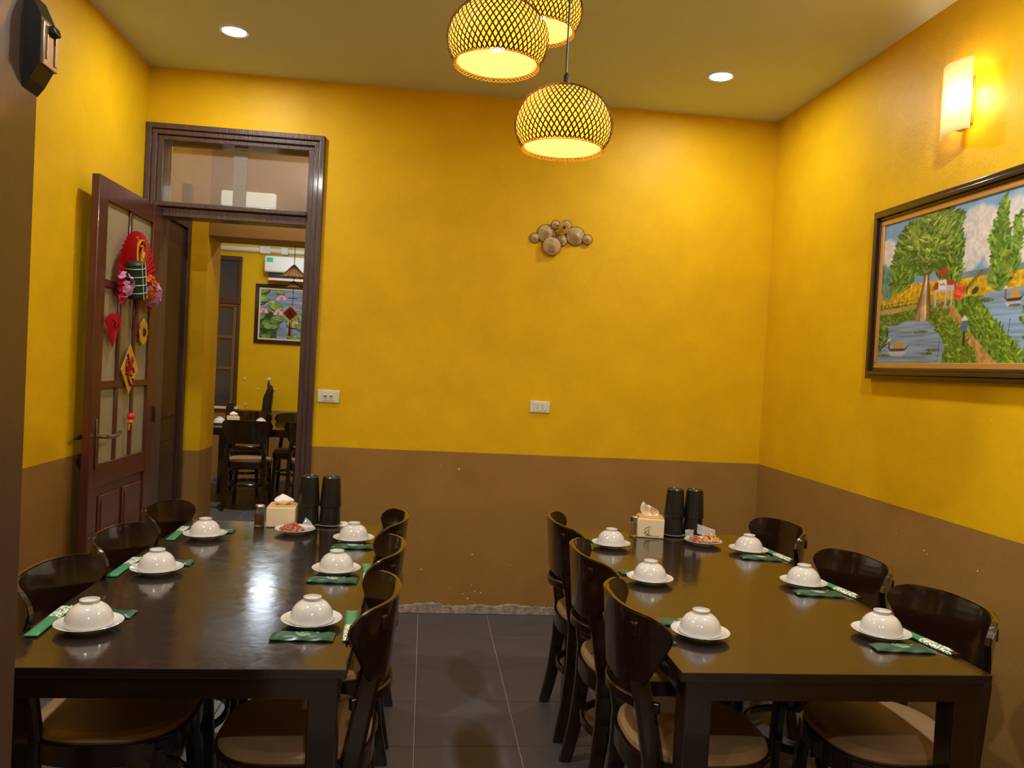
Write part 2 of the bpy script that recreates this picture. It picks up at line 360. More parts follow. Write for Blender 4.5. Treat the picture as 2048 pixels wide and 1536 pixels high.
# dark door in the corridor's left wall
dr=thing('door_2','','door'); del dr['label']; del dr['category']; dr['kind']='structure'
b=BM(); box(b,CX0,CX0+.03,4.71,5.13,0,2.22,bev=.003); box(b,CX0+.03,CX0+.038,4.78,5.05,.2,.9,bev=.006);box(b,CX0+.03,CX0+.038,4.78,5.05,1.05,2.1,bev=.006); obj('door_panel',b,M_darkleaf,dr)
b=BM(); box(b,CX0,CX0+.055,5.13,5.17,0,2.5,bev=.006); box(b,CX0,CX0+.04,5.17,5.24,0,2.5,bev=.006); box(b,CX0,CX0+.05,4.70,5.17,2.22,2.28,bev=.006); obj('casing',b,M_darkleaf,dr)

# ---------------------------------------------------------------- open door leaf (local x along the leaf from hinge (0) to free edge (.80), y = face towards room)
HX,HY=-1.492,4.545; FX,FYY=-1.503,3.752
ang=math.atan2(FYY-HY,FX-HX)
LW=.79; LZ=2.235; TH=.036
leaf=thing('open_door_leaf','open mahogany door leaf with glass panes and silver handle, folded against left wall','door',(HX,HY,0),ang)
# local +y of leaf: rotate(ang) of (0,1) = (-sin, cos); ang=-90deg => (+1,0) towards room
def lbox(bm,a0,a1,z0,z1,y0=-TH,y1=0,bev=.003): box(bm,a0,a1,y0,y1,z0,z1,bev=bev)
r1,r2,r3=1.80,1.24,.86     # rail heights
b=BM(); lbox(b,0,.10,.01,LZ); obj('hinge_stile',b,M_leaf,leaf)
b=BM(); lbox(b,LW-.10,LW,.01,LZ); obj('lock_stile',b,M_leaf,leaf)
for z0,z1 in ((.01,.18),(.79,.90),(1.255,1.29),(1.735,1.77),(LZ-.10,LZ)):
    b=BM(); lbox(b,.10,LW-.10,z0,z1,-TH+.001,-.001); obj('rail',b,M_leaf,leaf)
def muntin(a,z0,z1):
    b=BM(); lbox(b,a-.014,a+.014,z0,z1,-TH+.003,-.003,bev=.005); obj('muntin',b,M_leaf,leaf)
muntin(.395,1.77,LZ-.10)
for a in (.297,.493):
    muntin(a,1.29,1.735); muntin(a,.90,1.255)
def lpane(a0,a1,z0,z1):
    b=BM(); lbox(b,a0,a1,z0,z1,-.020,-.016,bev=0); p=obj('pane',b,M_doorpane,leaf,smooth=False)
for a0,a1 in ((.10,.381),(.409,LW-.10)): lpane(a0,a1,1.77,LZ-.10)
for z0,z1 in ((1.29,1.735),(.90,1.255)):
    for a0,a1 in ((.10,.283),(.311,.479),(.507,LW-.10)): lpane(a0,a1,z0,z1)
b=BM(); lbox(b,.10,LW-.10,.18,.79,-.028,-.012); obj('lower_panel',b,M_leaf,leaf)
for a0,a1 in ((.13,.375),(.415,.66)):
    b=BM(); lbox(b,a0,a1,.22,.745,-.012,-.002,bev=.006); lbox(b,a0+.02,a1-.02,.245,.72,-.002,.002,bev=.003); obj('raised_panel',b,M_leaf,leaf)
for z in (.3,1.05,1.72):
    b=BM(); box(b,-.014,.004,-.004,.010,z,z+.09,bev=.002); obj('hinge',b,M_black,leaf)
b=BM(); box(b,.712,.738,0,.008,.88,1.115,bev=.003); hp=obj('handle_plate',b,M_chrome,leaf)
b=BM(); tube(b,[(.725,.006,1.035),(.725,.05,1.035)],.009,12); tube(b,[(.725,.05,1.035),(.70,.055,1.033),(.63,.058,1.033),(.595,.058,1.05)],[.010,.0095,.0085,.007],12); obj('lever',b,M_chrome,hp)
b=BM(); tube(b,[(.725,-TH,1.035),(.725,-.05,1.035)],.009,12); tube(b,[(.725,-.046,1.035),(.76,-.05,1.035),(.83,-.045,1.033)],[.011,.012,.007],12); obj('lever',b,M_black,hp)
b=BM(); box(b,LW-.001,LW+.0015,-.030,-.008,.95,1.13,bev=.0); obj('lock_faceplate',b,mat('bronze_plate',srgb(120,60,30),.4,metal=.5),leaf)

LM=Matrix.Translation((HX,HY,0))@Matrix.Rotation(ang,4,'Z')
def on_leaf(a,z,off=.004): return LM@Vector((a,off,z))
def leafthing(name,label,cat,a,z,off=.004):
    o=thing(name,label,cat,on_leaf(a,z,off),ang); return o     # local x along leaf (to the free edge = photo left), y out
# big red fan
fan=leafthing('red_paper_fan','large pleated red paper fan with golden calligraphy, hung high on the open door','fan',.36,1.80,.012)
def fanmesh(R,r0_,a0,a1,npl,depth):
    b=BM(); A=[];Bv=[]
    for i in range(2*npl+1):
        t=math.radians(a0+(a1-a0)*i/(2*npl)); d=depth if i%2 else 0
        A.append(b.verts.new((math.cos(t)*r0_,.002+d*.3,math.sin(t)*r0_))); Bv.append(b.verts.new((math.cos(t)*R,.002+d,math.sin(t)*R)))
    for i in range(2*npl): b.faces.new((A[i],A[i+1],Bv[i+1],Bv[i]))
    g=bmesh.ops.solidify(b,geom=b.faces[:],thickness=.0015)
    return b
obj('pleated_paper',fanmesh(.245,.03,-38,218,34,.013),M_red,fan,smooth=False)
def strokes(bm,lines,r,flat=.35,y=.016,M=None):
    for ln in lines:
        k=len(ln); tube(bm,[(x,y,z) for x,z in ln],[r*(.5+.5*math.sin(PI*(i+.6)/(k+.2))) for i in range(k)],6)
b=BM(); strokes(b,[[(.02,.17),(.0,.20),(-.04,.205),(-.08,.19),(-.10,.16)],[(.02,.17),(.03,.20),(.045,.21)],[(.0,.17),(-.03,.175),(-.06,.165)],[(-.03,.175),(-.03,.13),(-.02,.09),(.0,.06)],[(-.055,.15),(-.045,.12),(-.05,.09)],[(-.07,.15),(-.08,.12),(-.10,.11)],[(.03,.19),(.035,.13),(.02,.07),(.025,.02)],[(-.05,.10),(-.06,.05),(-.085,.03)],[(-.02,.115),(-.05,.12),(-.07,.10)]],.0065)
obj('gold_calligraphy',b,M_gold,fan)
b=BM(); tube(b,[(0,.012,-.02),(0,.014,-.08),(0,.012,-.14)],[.020,.022,.012],12); tube(b,[(0,.012,-.14),(0,.01,-.22),(.0,.01,-.29)],[.009,.011,.006],8); obj('tassel',b,M_dred,fan)
def blossom(parent,name,m,c,R,n,sp):
    b=BM()
    for k in range(n):
        d=Vector((random.uniform(-1,1),random.uniform(-.1,1),random.uniform(-1,1))).normalized(); p=Vector(c)+Vector((d.x*sp[0],abs(d.y)*sp[1],d.z*sp[2]))
        for q in range(5):
            a=2*PI*q/5+random.random(); ax=d.orthogonal().normalized(); ax=Matrix.Rotation(a,3,d)@ax; ay=d.cross(ax)
            tip=p+ax*R+d*R*.3; v=[b.verts.new(x) for x in (p,p+ax*R*.6+ay*R*.42+d*R*.25,tip,p+ax*R*.6-ay*R*.42+d*R*.25)]; b.faces.new(v)
    bmesh.ops.solidify(b,geom=b.faces[:],thickness=.001)
    obj(name,b,m,parent,smooth=False,kind='stuff')
rc=leafthing('fabric_flower_spray','green tied rice-cake ornament among pink and orange fabric flowers over the large red fan','ornament',.36,1.79,.03)
b=BM(); Mr=Matrix.Translation((.10,.020,.0))@Matrix.Rotation(math.radians(14),4,'Y')
lathe(b,[(0,-.095),(.035,-.092),(.045,-.08),(.045,.08),(.035,.092),(0,.095)],20,Mr); rcb=obj('rice_cake',b,M_leafg,rc)
b=BM()
for z in (-.06,-.02,.02,.06):
    tube(b,[Mr@Vector((.0465*math.cos(t),.0465*math.sin(t),z)) for t in [2*PI*i/16 for i in range(16)]],.002,5,closed=True)
for t in (1.1,1.9): tube(b,[Mr@Vector((.047*math.cos(t),.047*math.sin(t),z)) for z in (-.09,0,.09)],.002,5)
obj('white_string',b,M_print,rcb)
blossom(rc,'pink_flowers',M_lilac,(.185,.0,-.03),.022,16,(.05,.03,.055))
blossom(rc,'pink_flowers',M_pink,(.03,.005,.055),.022,6,(.03,.02,.03))
blossom(rc,'orange_flowers',M_orange,(-.015,.035,-.02),.022,26,(.045,.035,.06))
blossom(rc,'lilac_flowers',M_lilac,(-.10,.025,-.045),.026,30,(.065,.035,.06))
sf=leafthing('small_red_fan','small red folded paper fan stuck on the lower left pane of the open door','fan',.60,1.55,.004)
obj('pleated_paper',fanmesh(.165,.0,52,128,9,.006),M_red,sf,smooth=False,loc=(0,0,-.10))
b=BM(); strokes(b,[[(-.05,.0),(-.03,.02),(-.01,.0),(.02,.02),(.04,.0)],[(-.04,.03),(0,.02),(.03,.04)]],.003,y=.011); obj('dark_drawing',b,M_dred,sf)
yf=leafthing('yellow_flower_sticker','yellow paper blossom with brown centre, stuck on the right pane of the open door','sticker',.20,1.54,.003)
b=BM()
for q in range(8):
    a=2*PI*q/8; lathe(b,[(0,.006),(.020,.004),(.024,0)],12,Matrix.Translation((.036*math.cos(a),0,.046*math.sin(a)))@Matrix.Rotation(-PI/2,4,'X'))
obj('petals',b,mat('yellow_paper',srgb(235,205,50),.6),yf)
b=BM(); lathe(b,[(0,.012),(.018,.010),(.024,.004)],12,Matrix.Rotation(-PI/2,4,'X')); obj('flower_centre',b,M_dred,yf)
dmS=.84
dm=leafthing('gold_diamond_hanging','golden diamond card with dark red calligraphy and a bead tassel, on the open door','ornament',.375,1.345,.004)
dm.scale=(dmS,dmS,dmS); b=BM(); MX=Matrix.Rotation(PI/2,4,'X'); prism(b,[(0,-.15),(.13,0),(0,.15),(-.13,0)],-.004,0,MX); obj('card',b,M_yellowp,dm,smooth=False)
b=BM(); strokes(b,[[(.06,.06),(.065,.02),(.04,-.01),(.07,-.03)],[(.06,.04),(.03,.055),(.02,.02),(.0,.035),(-.02,.07),(-.035,.05),(-.01,.02),(.02,.0)],[(.075,.0),(.04,-.005),(.0,.01),(-.04,.005),(-.06,-.02)],[(.045,-.005),(.035,-.04),(.02,-.07),(-.01,-.095),(-.045,-.09),(-.05,-.065),(-.035,-.055)],[(.03,.06),(.05,.09)],[(.0,.01),(.01,-.03),(-.02,-.04)]],.0095,y=.006); obj('red_calligraphy',b,mat('crimson_ink',srgb(140,20,30),.5),dm)
b=BM(); tube(b,[(0,.004,-.15),(0,.006,-.265)],.0015,5); obj('string',b,M_straw,dm)
b=BM(); lathe(b,[(0,-.02),(.018,-.014),(.024,0),(.018,.014),(0,.02)],16,Matrix.Translation((0,.022,-.285))); obj('red_bead',b,M_red,dm)
b=BM(); lathe(b,[(0,0),(.014,-.004),(.016,-.02),(.004,-.028)],12,Matrix.Translation((.005,.02,-.30))); tube(b,[(0,.015,-.325),(0,.012,-.37)],[.008,.003],8); obj('tassel',b,M_orange,dm)

# ---------------------------------------------------------------- breaker on the near jamb (right face of wall_front_left, X=-.476)
bk=thing('circuit_breaker','black circuit breaker with metal front plate, on the dark jamb at the upper left','switch',(-.476,.984,1.805))
b=BM(); MB=Matrix.Rotation(PI/2,4,'Y')
prism(b,[(-.057,0),(.057,0),(.052,.006),(.026,.018),(-.026,.018),(-.046,.008)],-.018,.018,Matrix(((0,1,0,0),(0,0,1,0),(1,0,0,0),(0,0,0,1))))
obj('housing',b,M_black,bk,smooth=False)
b=BM(); box(b,.014,.021,-.016,.019,-.028,.022,bev=.001); obj('front_plate',b,mat('nickel_plate',srgb(170,150,120),.3,metal=.8),bk)
b=BM(); box(b,.021,.0225,-.011,-.008,-.020,.016); box(b,.021,.0225,.009,.014,-.022,.016); obj('contact_screws',b,M_chrome,bk)
b=BM(); box(b,.018,.031,-.006,.010,.004,.014,Matrix.Rotation(-.25,4,'Y'),bev=.002); obj('lever',b,M_black,bk)

# ---------------------------------------------------------------- switch plates
def plate_thing(name,label,x,z,w,h,kind):
    t=thing(name,label,'switch' if kind else 'socket',(x,D,z))
    b=BM(); box(b,-w/2,w/2,-.010,0,-h/2,h/2,bev=.004); obj('cover_plate',b,M_white,t)
    b=BM(); box(b,-w*.29,w*.29,-.0125,-.009,-h*.36,h*.36,bev=.0015); obj('insert',b,M_white,t)
    if kind:
        for s in (-1,1):
            b=BM(); box(b,s*.016-.009,s*.016+.009,-.0175,-.012,-.012,.012,bev=.002); obj('rocker',b,M_cream,t)
            b=BM(); box(b,s*.016-.007,s*.016+.007,-.0180,-.0172,-.004,.004); obj('gap_shade_strip',b,mat('painted_gap_shade',srgb(110,95,60),.6),t)  # raised strip, shade of the rocker gap put into its colour
    else:
        for sx in (-1,1):
            for sz in (-1,1): b=BM(); lathe(b,[(0,0),(.0028,0),(.0028,-.003)],10,Matrix.Translation((sx*.0155,-.0125,sz*.0075))@Matrix.Rotation(PI/2,4,'X')); obj('socket_hole',b,M_black,t)
plate_thing('light_switch','white double light switch plate on yellow wall right of the doorway',-.541,1.236,.122,.072,True)
plate_thing('wall_socket','white two-outlet wall socket in the middle of the yellow back wall',.679,1.231,.118,.070,False)

# ---------------------------------------------------------------- conical hats on the wall
hw=thing('hat_wall_decoration','cluster of small woven conical hats with a gold flower, on yellow back wall','decoration',(.75,D,2.22))
def px2(x,y): return ((x-1120.)*.00296,-(y-478.)*.00293+(x-1120)*.00018)   # photo pixels on the flat back wall -> metres from the centre
for (cx,cy,rr,dz) in ((436/11.38+1030,640/11.38+420,.029,0.0),(700/11.38+1030,540/11.38+420,.055,0.0),(885/11.38+1030,350/11.38+420,.026,.016),(1140/11.38+1030,350/11.38+420,.030,.006),(1045/11.38+1030,690/11.38+420,.034,0.0),(1355/11.38+1030,595/11.38+420,.055,.004),(1628/11.38+1030,672/11.38+420,.029,.010),(820/11.38+1030,830/11.38+420,.055,.018)):
    X,Z=px2(cx,cy); n=36; b=BM(); Mh=Matrix.Translation((X,-.006-dz,Z))@Matrix.Rotation(PI/2,4,'X')@Matrix.Rotation(random.uniform(-.12,.12),4,'X')
    lathe(b,[(rr,0),(rr*.8,rr*.12),(rr*.5,rr*.36),(rr*.2,rr*.62),(rr*.03,rr*.80),(0,rr*.82)],n,Mh); lathe(b,[(rr,0),(rr*.6,.002),(0,.002)],n,Mh)
    h=obj('conical_hat',b,M_straw,hw)
    b=BM(); tube(b,[Mh@Vector((rr*math.cos(2*PI*i/n),rr*math.sin(2*PI*i/n),0)) for i in range(n)],.0022,5,closed=True); obj('brim',b,M_brim,h)
X,Z=px2(1060/11.38+1030,430/11.38+420); b=BM()
for ring,(R,k) in enumerate(((.030,14),(.022,12),(.013,9),(.005,5))):
    for q in range(k):
        a=2*PI*q/k+ring*.3; lathe(b,[(0,.006),(.006,.003),(.007,-.002),(0,-.004)],8,Matrix.Translation((X+R*math.cos(a),-.045-ring*.004,Z+R*math.sin(a)))@Matrix.Rotation(PI/2,4,'X'))
tube(b,[(X,0,Z),(X,-.045,Z)],.01,8)
obj('gold_flower',b,mat('old_gold',srgb(190,150,50),.5,vary=.4,vscale=60),hw)
b=BM(); bmesh.ops.create_icosphere(b,subdivisions=2,radius=.010,matrix=Matrix.Translation((X,-.060,Z))); obj('flower_centre',b,M_brim,hw)
for k in range(4): tube(bb:=BM(),[(X+.004,-.048,Z-.02),(X+.01,-.03,Z-.05)],.0015,5) if k==0 else None
obj('cord',bb,M_gold,hw)

# ---------------------------------------------------------------- painted canvases (vertex colours computed here)
def lat(shape,fx,fy,seed):
    r=np.random.default_rng(seed); g=r.random((int(fy)+2,int(fx)+2)); h,w=shape
    y=np.linspace(0,fy,h,endpoint=False); x=np.linspace(0,fx,w,endpoint=False); yi=y.astype(int); xi=x.astype(int); ty=(y-yi)[:,None]; tx=(x-xi)[None]
    ty=ty*ty*(3-2*ty); tx=tx*tx*(3-2*tx)
    return (g[np.ix_(yi,xi)]*(1-ty)*(1-tx)+g[np.ix_(yi+1,xi)]*ty*(1-tx)+g[np.ix_(yi,xi+1)]*(1-ty)*tx+g[np.ix_(yi+1,xi+1)]*ty*tx)
class Cv:
    def __init__(s,w,h,U,V): s.U,s.V=np.meshgrid(np.linspace(0,U,w),np.linspace(0,V,h)); s.c=np.zeros((h,w,3)); s.asp=1
    def put(s,mask,col,n=None,amp=.15):
        col=np.array(col,float)/255; m=np.clip(mask,0,1)[...,None]; k=col[None,None]
        if n is not None: k=k*(1+amp*(n[...,None]*2-1))
        s.c=s.c*(1-m)+np.clip(k,0,1)*m
    def ell(s,x,y,a,b,ang=0): 
        ca,sa=math.cos(ang),math.sin(ang); dx=s.U-x; dy=s.V-y; return (((dx*ca+dy*sa)/a)**2+((-dx*sa+dy*ca)/b)**2<1).astype(float)
    def poly(s,P):
        ins=np.zeros(s.U.shape,bool); n=len(P)
        for i in range(n):
            x1,y1=P[i]; x2,y2=P[(i+1)%n]
            if y1==y2: continue
            c=((s.V<y1)!=(s.V<y2))&(s.U<(x2-x1)*(s.V-y1)/(y2-y1)+x1); ins^=c
        return ins.astype(float)
    def line(s,P,w):
        m=np.zeros(s.U.shape)
        for (x1,y1),(x2,y2) in zip(P,P[1:]):
            L=(x2-x1)**2+(y2-y1)**2+1e-12; t=np.clip(((s.U-x1)*(x2-x1)+(s.V-y1)*(y2-y1))/L,0,1)
            d=np.hypot(s.U-x1-t*(x2-x1),s.V-y1-t*(y2-y1)); m=np.maximum(m,(d<w).astype(float))
        return m
M_canvas=bpy.data.materials.new('painted_canvas'); M_canvas.use_nodes=True
_a=M_canvas.node_tree.nodes.new('ShaderNodeVertexColor'); _a.layer_name='paint'; M_canvas.node_tree.links.new(_a.outputs[0],M_canvas.node_tree.nodes['Principled BSDF'].inputs['Base Color']); M_canvas.node_tree.nodes['Principled BSDF'].inputs['Roughness'].default_value=.4
def canvas(cv,Wm,Hm,parent,Mx):
    h,w,_=cv.c.shape; xs=np.linspace(0,Wm,w); zs=np.linspace(Hm,0,h); X,Z=np.meshgrid(xs,zs)
    co_=np.stack([X,np.zeros_like(X),Z],-1).reshape(-1,3); R3=np.array(Mx.to_3x3()); co_=co_@R3.T+np.array(Mx.translation)
    me=bpy.data.meshes.new('canvas'); idx=np.arange(h*w).reshape(h,w); q=np.stack([idx[1:,:-1],idx[1:,1:],idx[:-1,1:],idx[:-1,:-1]],-1).reshape(-1,4)
    me.vertices.add(h*w); me.vertices.foreach_set('co',co_.ravel()); me.loops.add(q.size); me.loops.foreach_set('vertex_index',q.ravel()); me.polygons.add(len(q)); me.polygons.foreach_set('loop_start',np.arange(0,q.size,4)); me.update(calc_edges=True)
    c=np.clip(cv.c,0,1).reshape(-1,3); lin=np.where(c<=.04045,c/12.92,((c+.055)/1.055)**2.4)
    at=me.color_attributes.new('paint','FLOAT_COLOR','POINT'); at.data.foreach_set('color',np.concatenate([lin,np.ones((len(lin),1))],1).ravel().astype(np.float32))
    me.materials.append(M_canvas); o=bpy.data.objects.new('canvas',me); C.objects.link(o); o.parent=parent; return o
def frame_parts(parent,Wm,Hm,fw,Mx,mf,inner=True,depth=.035):
    def fbox(bm,x0,x1,y0,y1,z0,z1,bev): box(bm,x0,x1,y0,y1,z0,z1,Mx,bev)
    b=BM()
    for k,(o0,o1,d) in enumerate(((fw,fw*.62,depth*.8),(fw*.62,fw*.28,depth),(fw*.28,0,depth*.65))):
        fbox(b,-o0,Wm+o0,-d,0,Hm+o1,Hm+o0,.003); fbox(b,-o0,Wm+o0,-d,0,-o0,-o1,.003); fbox(b,-o0,-o1,-d,0,-o1,Hm+o1,.003); fbox(b,Wm+o1,Wm+o0,-d,0,-o1,Hm+o1,.003)
    obj('frame',b,mf,parent)
    if inner:
        b=BM(); g=.024; d=.018
        fbox(b,0,Wm,-d,0,Hm-g,Hm,.003); fbox(b,0,Wm,-d,0,0,g,.003); fbox(b,0,g,-d,0,g,Hm-g,.003); fbox(b,Wm-g,Wm,-d,0,g,Hm-g,.003)
        obj('gilt_slip',b,mat('gilt_slip',srgb(205,160,90),.3,metal=.35),parent)
# village landscape, right wall: local x runs towards the camera (-Y), local -y out of the wall (-X)
Wp,Hp=1.27,.665
pt=thing('village_landscape_painting','large framed oil painting of a village with banyan tree, pond and boats, on right wall','painting',(XR-.002,3.365,1.535))
MP=Matrix(((0,1,0,0),(-1,0,0,0),(0,0,1,0),(0,0,0,1)))    # local x->-Y, local y->+X, z->z
U1=1.55
cv=Cv(470,250,U1,1.0); cv.U=cv.U*2.54/(3.36-.82*cv.U); Z=cv.U*0+1; U,V=cv.U,cv.V; sh=U.shape
ixu=lambda p:3.36*p/(2.54+.82*max(p,0))/U1*469
n1=lat(sh,40,24,1); n2=lat(sh,110,60,2); n3=lat(sh,9,6,3); n4=lat(sh,200,60,4)
cv.put(Z,(120,165,205),n1,.06)
for (x,y,a,b_) in ((.05,.22,.08,.10),(.12,.32,.10,.10),(.72,.18,.16,.12),(.85,.25,.18,.16),(1.0,.2,.15,.15),(1.2,.3,.2,.15),(.66,.34,.12,.12),(.95,.38,.2,.12),(.08,.4,.12,.08)):
    d=1-((U-x)/a)**2-((V-y)/b_)**2; cv.put(np.clip(d*2.2+(n1-.5)*.8,0,1)*.9,(222,214,208),n2,.08)
cv.put((V>.46)*(V<.62),(205,165,35),n2,.22)                                  # rice fields
cv.put(np.clip((V>.44)*(V<.475)*(U>.6),0,1),(110,140,150),n1)
for (x,y) in ((.03,.42),(.07,.44)): cv.put(np.clip((1-((U-x)/.05)**2-((V-y)/.13)**2)*2+(n2-.5),0,1),(85,135,120),n2,.2)
cv.put((V>.60-.02*n3),(90,130,45),n2,.45)                                    # grass
cv.put(cv.poly([(0,.615),(.5,.575),(.5,.60),(0,.65)]),(180,150,85),n1,.1)
cv.put(cv.line([(.62,.57),(.70,.50),(.76,.45)],.012),(120,120,50),n1)
wl=(V>.69+.03*np.sin(U*14)+(U>.25)*(U-.25)*.35)*(U<.505+.03*(n1-.5)); cv.put(wl.astype(float),(128,158,190),lat(sh,12,90,5),.16)
wr=(V>.56+.10*(U<.82)*(.82-U)*6+.02*n3)*(U>.74)*(V<.60+(U-.74)*.95-.02*n3); cv.put(np.clip(wr,0,1).astype(float),(135,165,198),lat(sh,12,90,6),.14)
cv.put(cv.poly([(.43,.63),(.56,.62),(.66,.74),(.76,.84),(.96,1.0),(.76,1.0),(.68,.88),(.58,.77),(.47,.69)]),(190,150,90),n2,.15)  # path
def tuft(x,y,r,col,col2,k,seed,leaf=.014):
    rr=np.random.default_rng(seed)
    for i in range(k):
        a=rr.random()*2*PI; q=math.sqrt(rr.random()); px,py=x+r[0]*q*math.cos(a),y+r[1]*q*math.sin(a); t=rr.random(); sh_=.75+.5*rr.random()
        c=[(col[j]*(1-t)+col2[j]*t)*sh_ for j in range(3)]
        x0=int(np.clip(ixu(px-leaf*2.4)-1,0,469)); x1=int(np.clip(ixu(px+leaf*2.4)+1,0,469))+1; y0=int(np.clip((py-leaf*2.2)*249,0,249)); y1=int(np.clip((py+leaf*2.2)*249,0,249))+1
        su,sv=U[y0:y1,x0:x1],V[y0:y1,x0:x1]
        if su.size==0: continue
        an=.9 if px<x else PI-.9; an+=rr.normal()*.35; an=-an if False else an
        ca,sa=math.cos(an),math.sin(an); dx,dy=su-px,sv-py
        mk=(((dx*ca-dy*sa)/(leaf*.55))**2+((dx*sa+dy*ca)/(leaf*1.9))**2<1)
        cv.c[y0:y1,x0:x1][mk]=np.clip(np.array(c)/255,0,1)
# banks
for i in range(46):
    t=i/46; tuft(.52+.20*t+random.uniform(-.05,.03),.74+.25*t,(.06,.05),(60,105,30),(140,165,55),22,100+i,.011)
for i in range(46):
    t=i/46; tuft(.70+.42*t,.66+.33*t+random.uniform(-.02,.04),(.06,.05),(60,105,30),(150,175,55),22,200+i,.011)
for i in range(18): tuft(.03+.028*i,.665,(.03,.022),(60,100,30),(120,150,50),14,300+i,.010)
for i in range(40): tuft(1.15+.75*random.random(),.62+.38*random.random(),(.07,.06),(60,105,30),(150,175,55),26,340+i,.012)
tuft(.035,.78,(.05,.09),(40,80,35),(110,150,60),60,330,.014)
# banyan trunk + crown
for (x0,x1,w,c) in ((.33,.30,.014,(150,125,90)),(.345,.335,.016,(190,165,125)),(.36,.37,.014,(140,110,75)),(.325,.275,.008,(120,95,60)),(.37,.395,.008,(110,85,55)),(.35,.355,.006,(220,200,160))):
    cv.put(cv.line([(.35,.36),(x0,.5),(x1,.69)],w),c,n1,.2)
for (x,y,rx,ry,k,s) in ((.34,.24,.23,.17,900,1),(.18,.34,.09,.15,330,2),(.50,.30,.11,.18,420,3),(.40,.12,.20,.09,330,4),(.26,.16,.13,.1,240,5),(.56,.40,.06,.10,110,6),(.14,.44,.05,.06,80,7)): tuft(x,y,(rx,ry),(36,80,30),(135,165,60),k,s,.013)
tuft(.38,.16,(.2,.12),(90,130,45),(165,185,80),160,9,.012)
# right tree
cv.put(cv.line([(.90,.1),(.90,.56)],.006),(110,90,50))
for (x,y,rx,ry,k,s) in ((.90,.16,.03,.10,70,11),(.88,.28,.07,.10,150,12),(.92,.40,.09,.10,220,13),(.90,.50,.08,.06,130,14)): tuft(x,y,(rx,ry),(50,100,35),(150,175,65),k,s,.016)
tuft(1.02,.33,(.03,.16),(60,110,40),(150,175,65),90,15,.016); tuft(1.45,.36,(.16,.22),(60,110,40),(150,175,65),500,16,.016)
# village gate
G=(185,190,195)
for x in (.425,.50,.545): cv.put(cv.line([(x,.53),(x,.62)],.007),G)
cv.put(cv.poly([(.42,.50),(.56,.50),(.56,.535),(.42,.535)]),G); cv.put(cv.poly([(.435,.465),(.50,.465),(.50,.525),(.435,.525)]),(225,225,215))
cv.put(cv.line([(.45,.49),(.465,.495),(.475,.488),(.487,.497)],.003),(60,60,60))
for P in ([(.405,.50),(.415,.475),(.44,.475),(.44,.52),(.405,.52)],[(.505,.50),(.505,.475),(.54,.47),(.565,.49),(.55,.505)],[(.425,.435),(.44,.405),(.50,.40),(.515,.42),(.50,.43)]): cv.put(cv.poly(P),(185,45,35))
for x in (.445,.47,.492): cv.put(cv.line([(x,.43),(x,.465)],.004),(120,70,50))
tuft(.60,.55,(.035,.045),(215,70,45),(225,100,60),90,20,.010)
cv.put(cv.line([(.475,.60),(.475,.64)],.006),(170,50,40)); cv.put(cv.ell(.72,.555,.028,.018,-.5),(50,55,60)); cv.put(cv.line([(.66,.53),(.66,.57)],.004),(60,45,30))
# boats and figures
def boat(x,y,s):
    cv.put(cv.poly([(x-.09*s,y-.01*s),(x-.05*s,y+.02*s),(x+.05*s,y+.02*s),(x+.10*s,y-.03*s),(x+.05*s,y+.005*s),(x-.05*s,y+.005*s)]),(70,50,40))
    cv.put(cv.poly([(x-.03*s,y+.005),(x-.025*s,y-.03*s),(x+.03*s,y-.04*s),(x+.045*s,y)]),(200,150,50)); cv.put(cv.line([(x-.065*s,y-.045*s),(x-.065*s,y)],.007*s),(110,90,90)); cv.put(cv.ell(x-.065*s,y-.055*s,.014*s,.010*s),(225,200,190)); cv.put(cv.poly([(x-.07*s,y+.025*s),(x+.07*s,y+.025*s),(x+.03*s,y+.055*s),(x-.05*s,y+.05*s)])*.5,(235,225,210))
boat(.165,.865,1.0); boat(1.02,.615,1.0); boat(1.32,.72,.9)
for (x,y) in ((.12,.71),(.08,.685),(.33,.77),(.06,.915),(.42,.885),(.38,.905),(.36,.965),(.33,.97),(.82,.62),(.80,.61),(1.03,.66)): cv.put(cv.ell(x,y,.05,.008),(95,110,70),n2,.3)
for x,y in ((.475,.83),(.46,.95),(.95,.75),(1.0,.73)): cv.put(cv.line([(x,y),(x-.008,y+.1)],.0025),(70,80,50))
x,y=.655,.72
cv.put(cv.line([(x-.045,y+.07),(x-.02,y+.085),(x,y+.01),(x+.03,y+.085),(x+.05,y+.07)],.003),(60,60,50)); cv.put(cv.ell(x,y+.035,.024,.04),(75,115,165)); cv.put(cv.line([(x+.003,y+.07),(x+.003,y+.14)],.009),(45,50,45))
cv.put(cv.poly([(x-.028,y),(x,y-.035),(x+.028,y)]),(225,225,230)); cv.put(cv.ell(x-.035,y+.078,.02,.01),(120,150,40)); cv.put(cv.ell(x+.04,y+.078,.02,.01),(130,160,40))
cv.put(cv.poly([(-.01,.50),(.02,.485),(.035,.51),(.03,.54),(-.01,.54)]),(215,150,100)); cv.put(cv.line([(0,.585),(.25,.565)],.002),(100,60,40))
for k in range(10): cv.put(cv.line([(k*.026,.575),(k*.026,.60)],.0025),(100,60,40))
canvas(cv,Wp,Hp,pt,MP@Matrix.Translation((0,-.012,0))); frame_parts(pt,Wp,Hp,.048,MP,mat('dark_gloss_frame',srgb(52,34,24),.25,coat=.5))
b=BM(); box(b,.02,Wp-.02,-.009,-.002,.02,Hp-.02,MP); obj('backing_board',b,M_bamboo,pt)

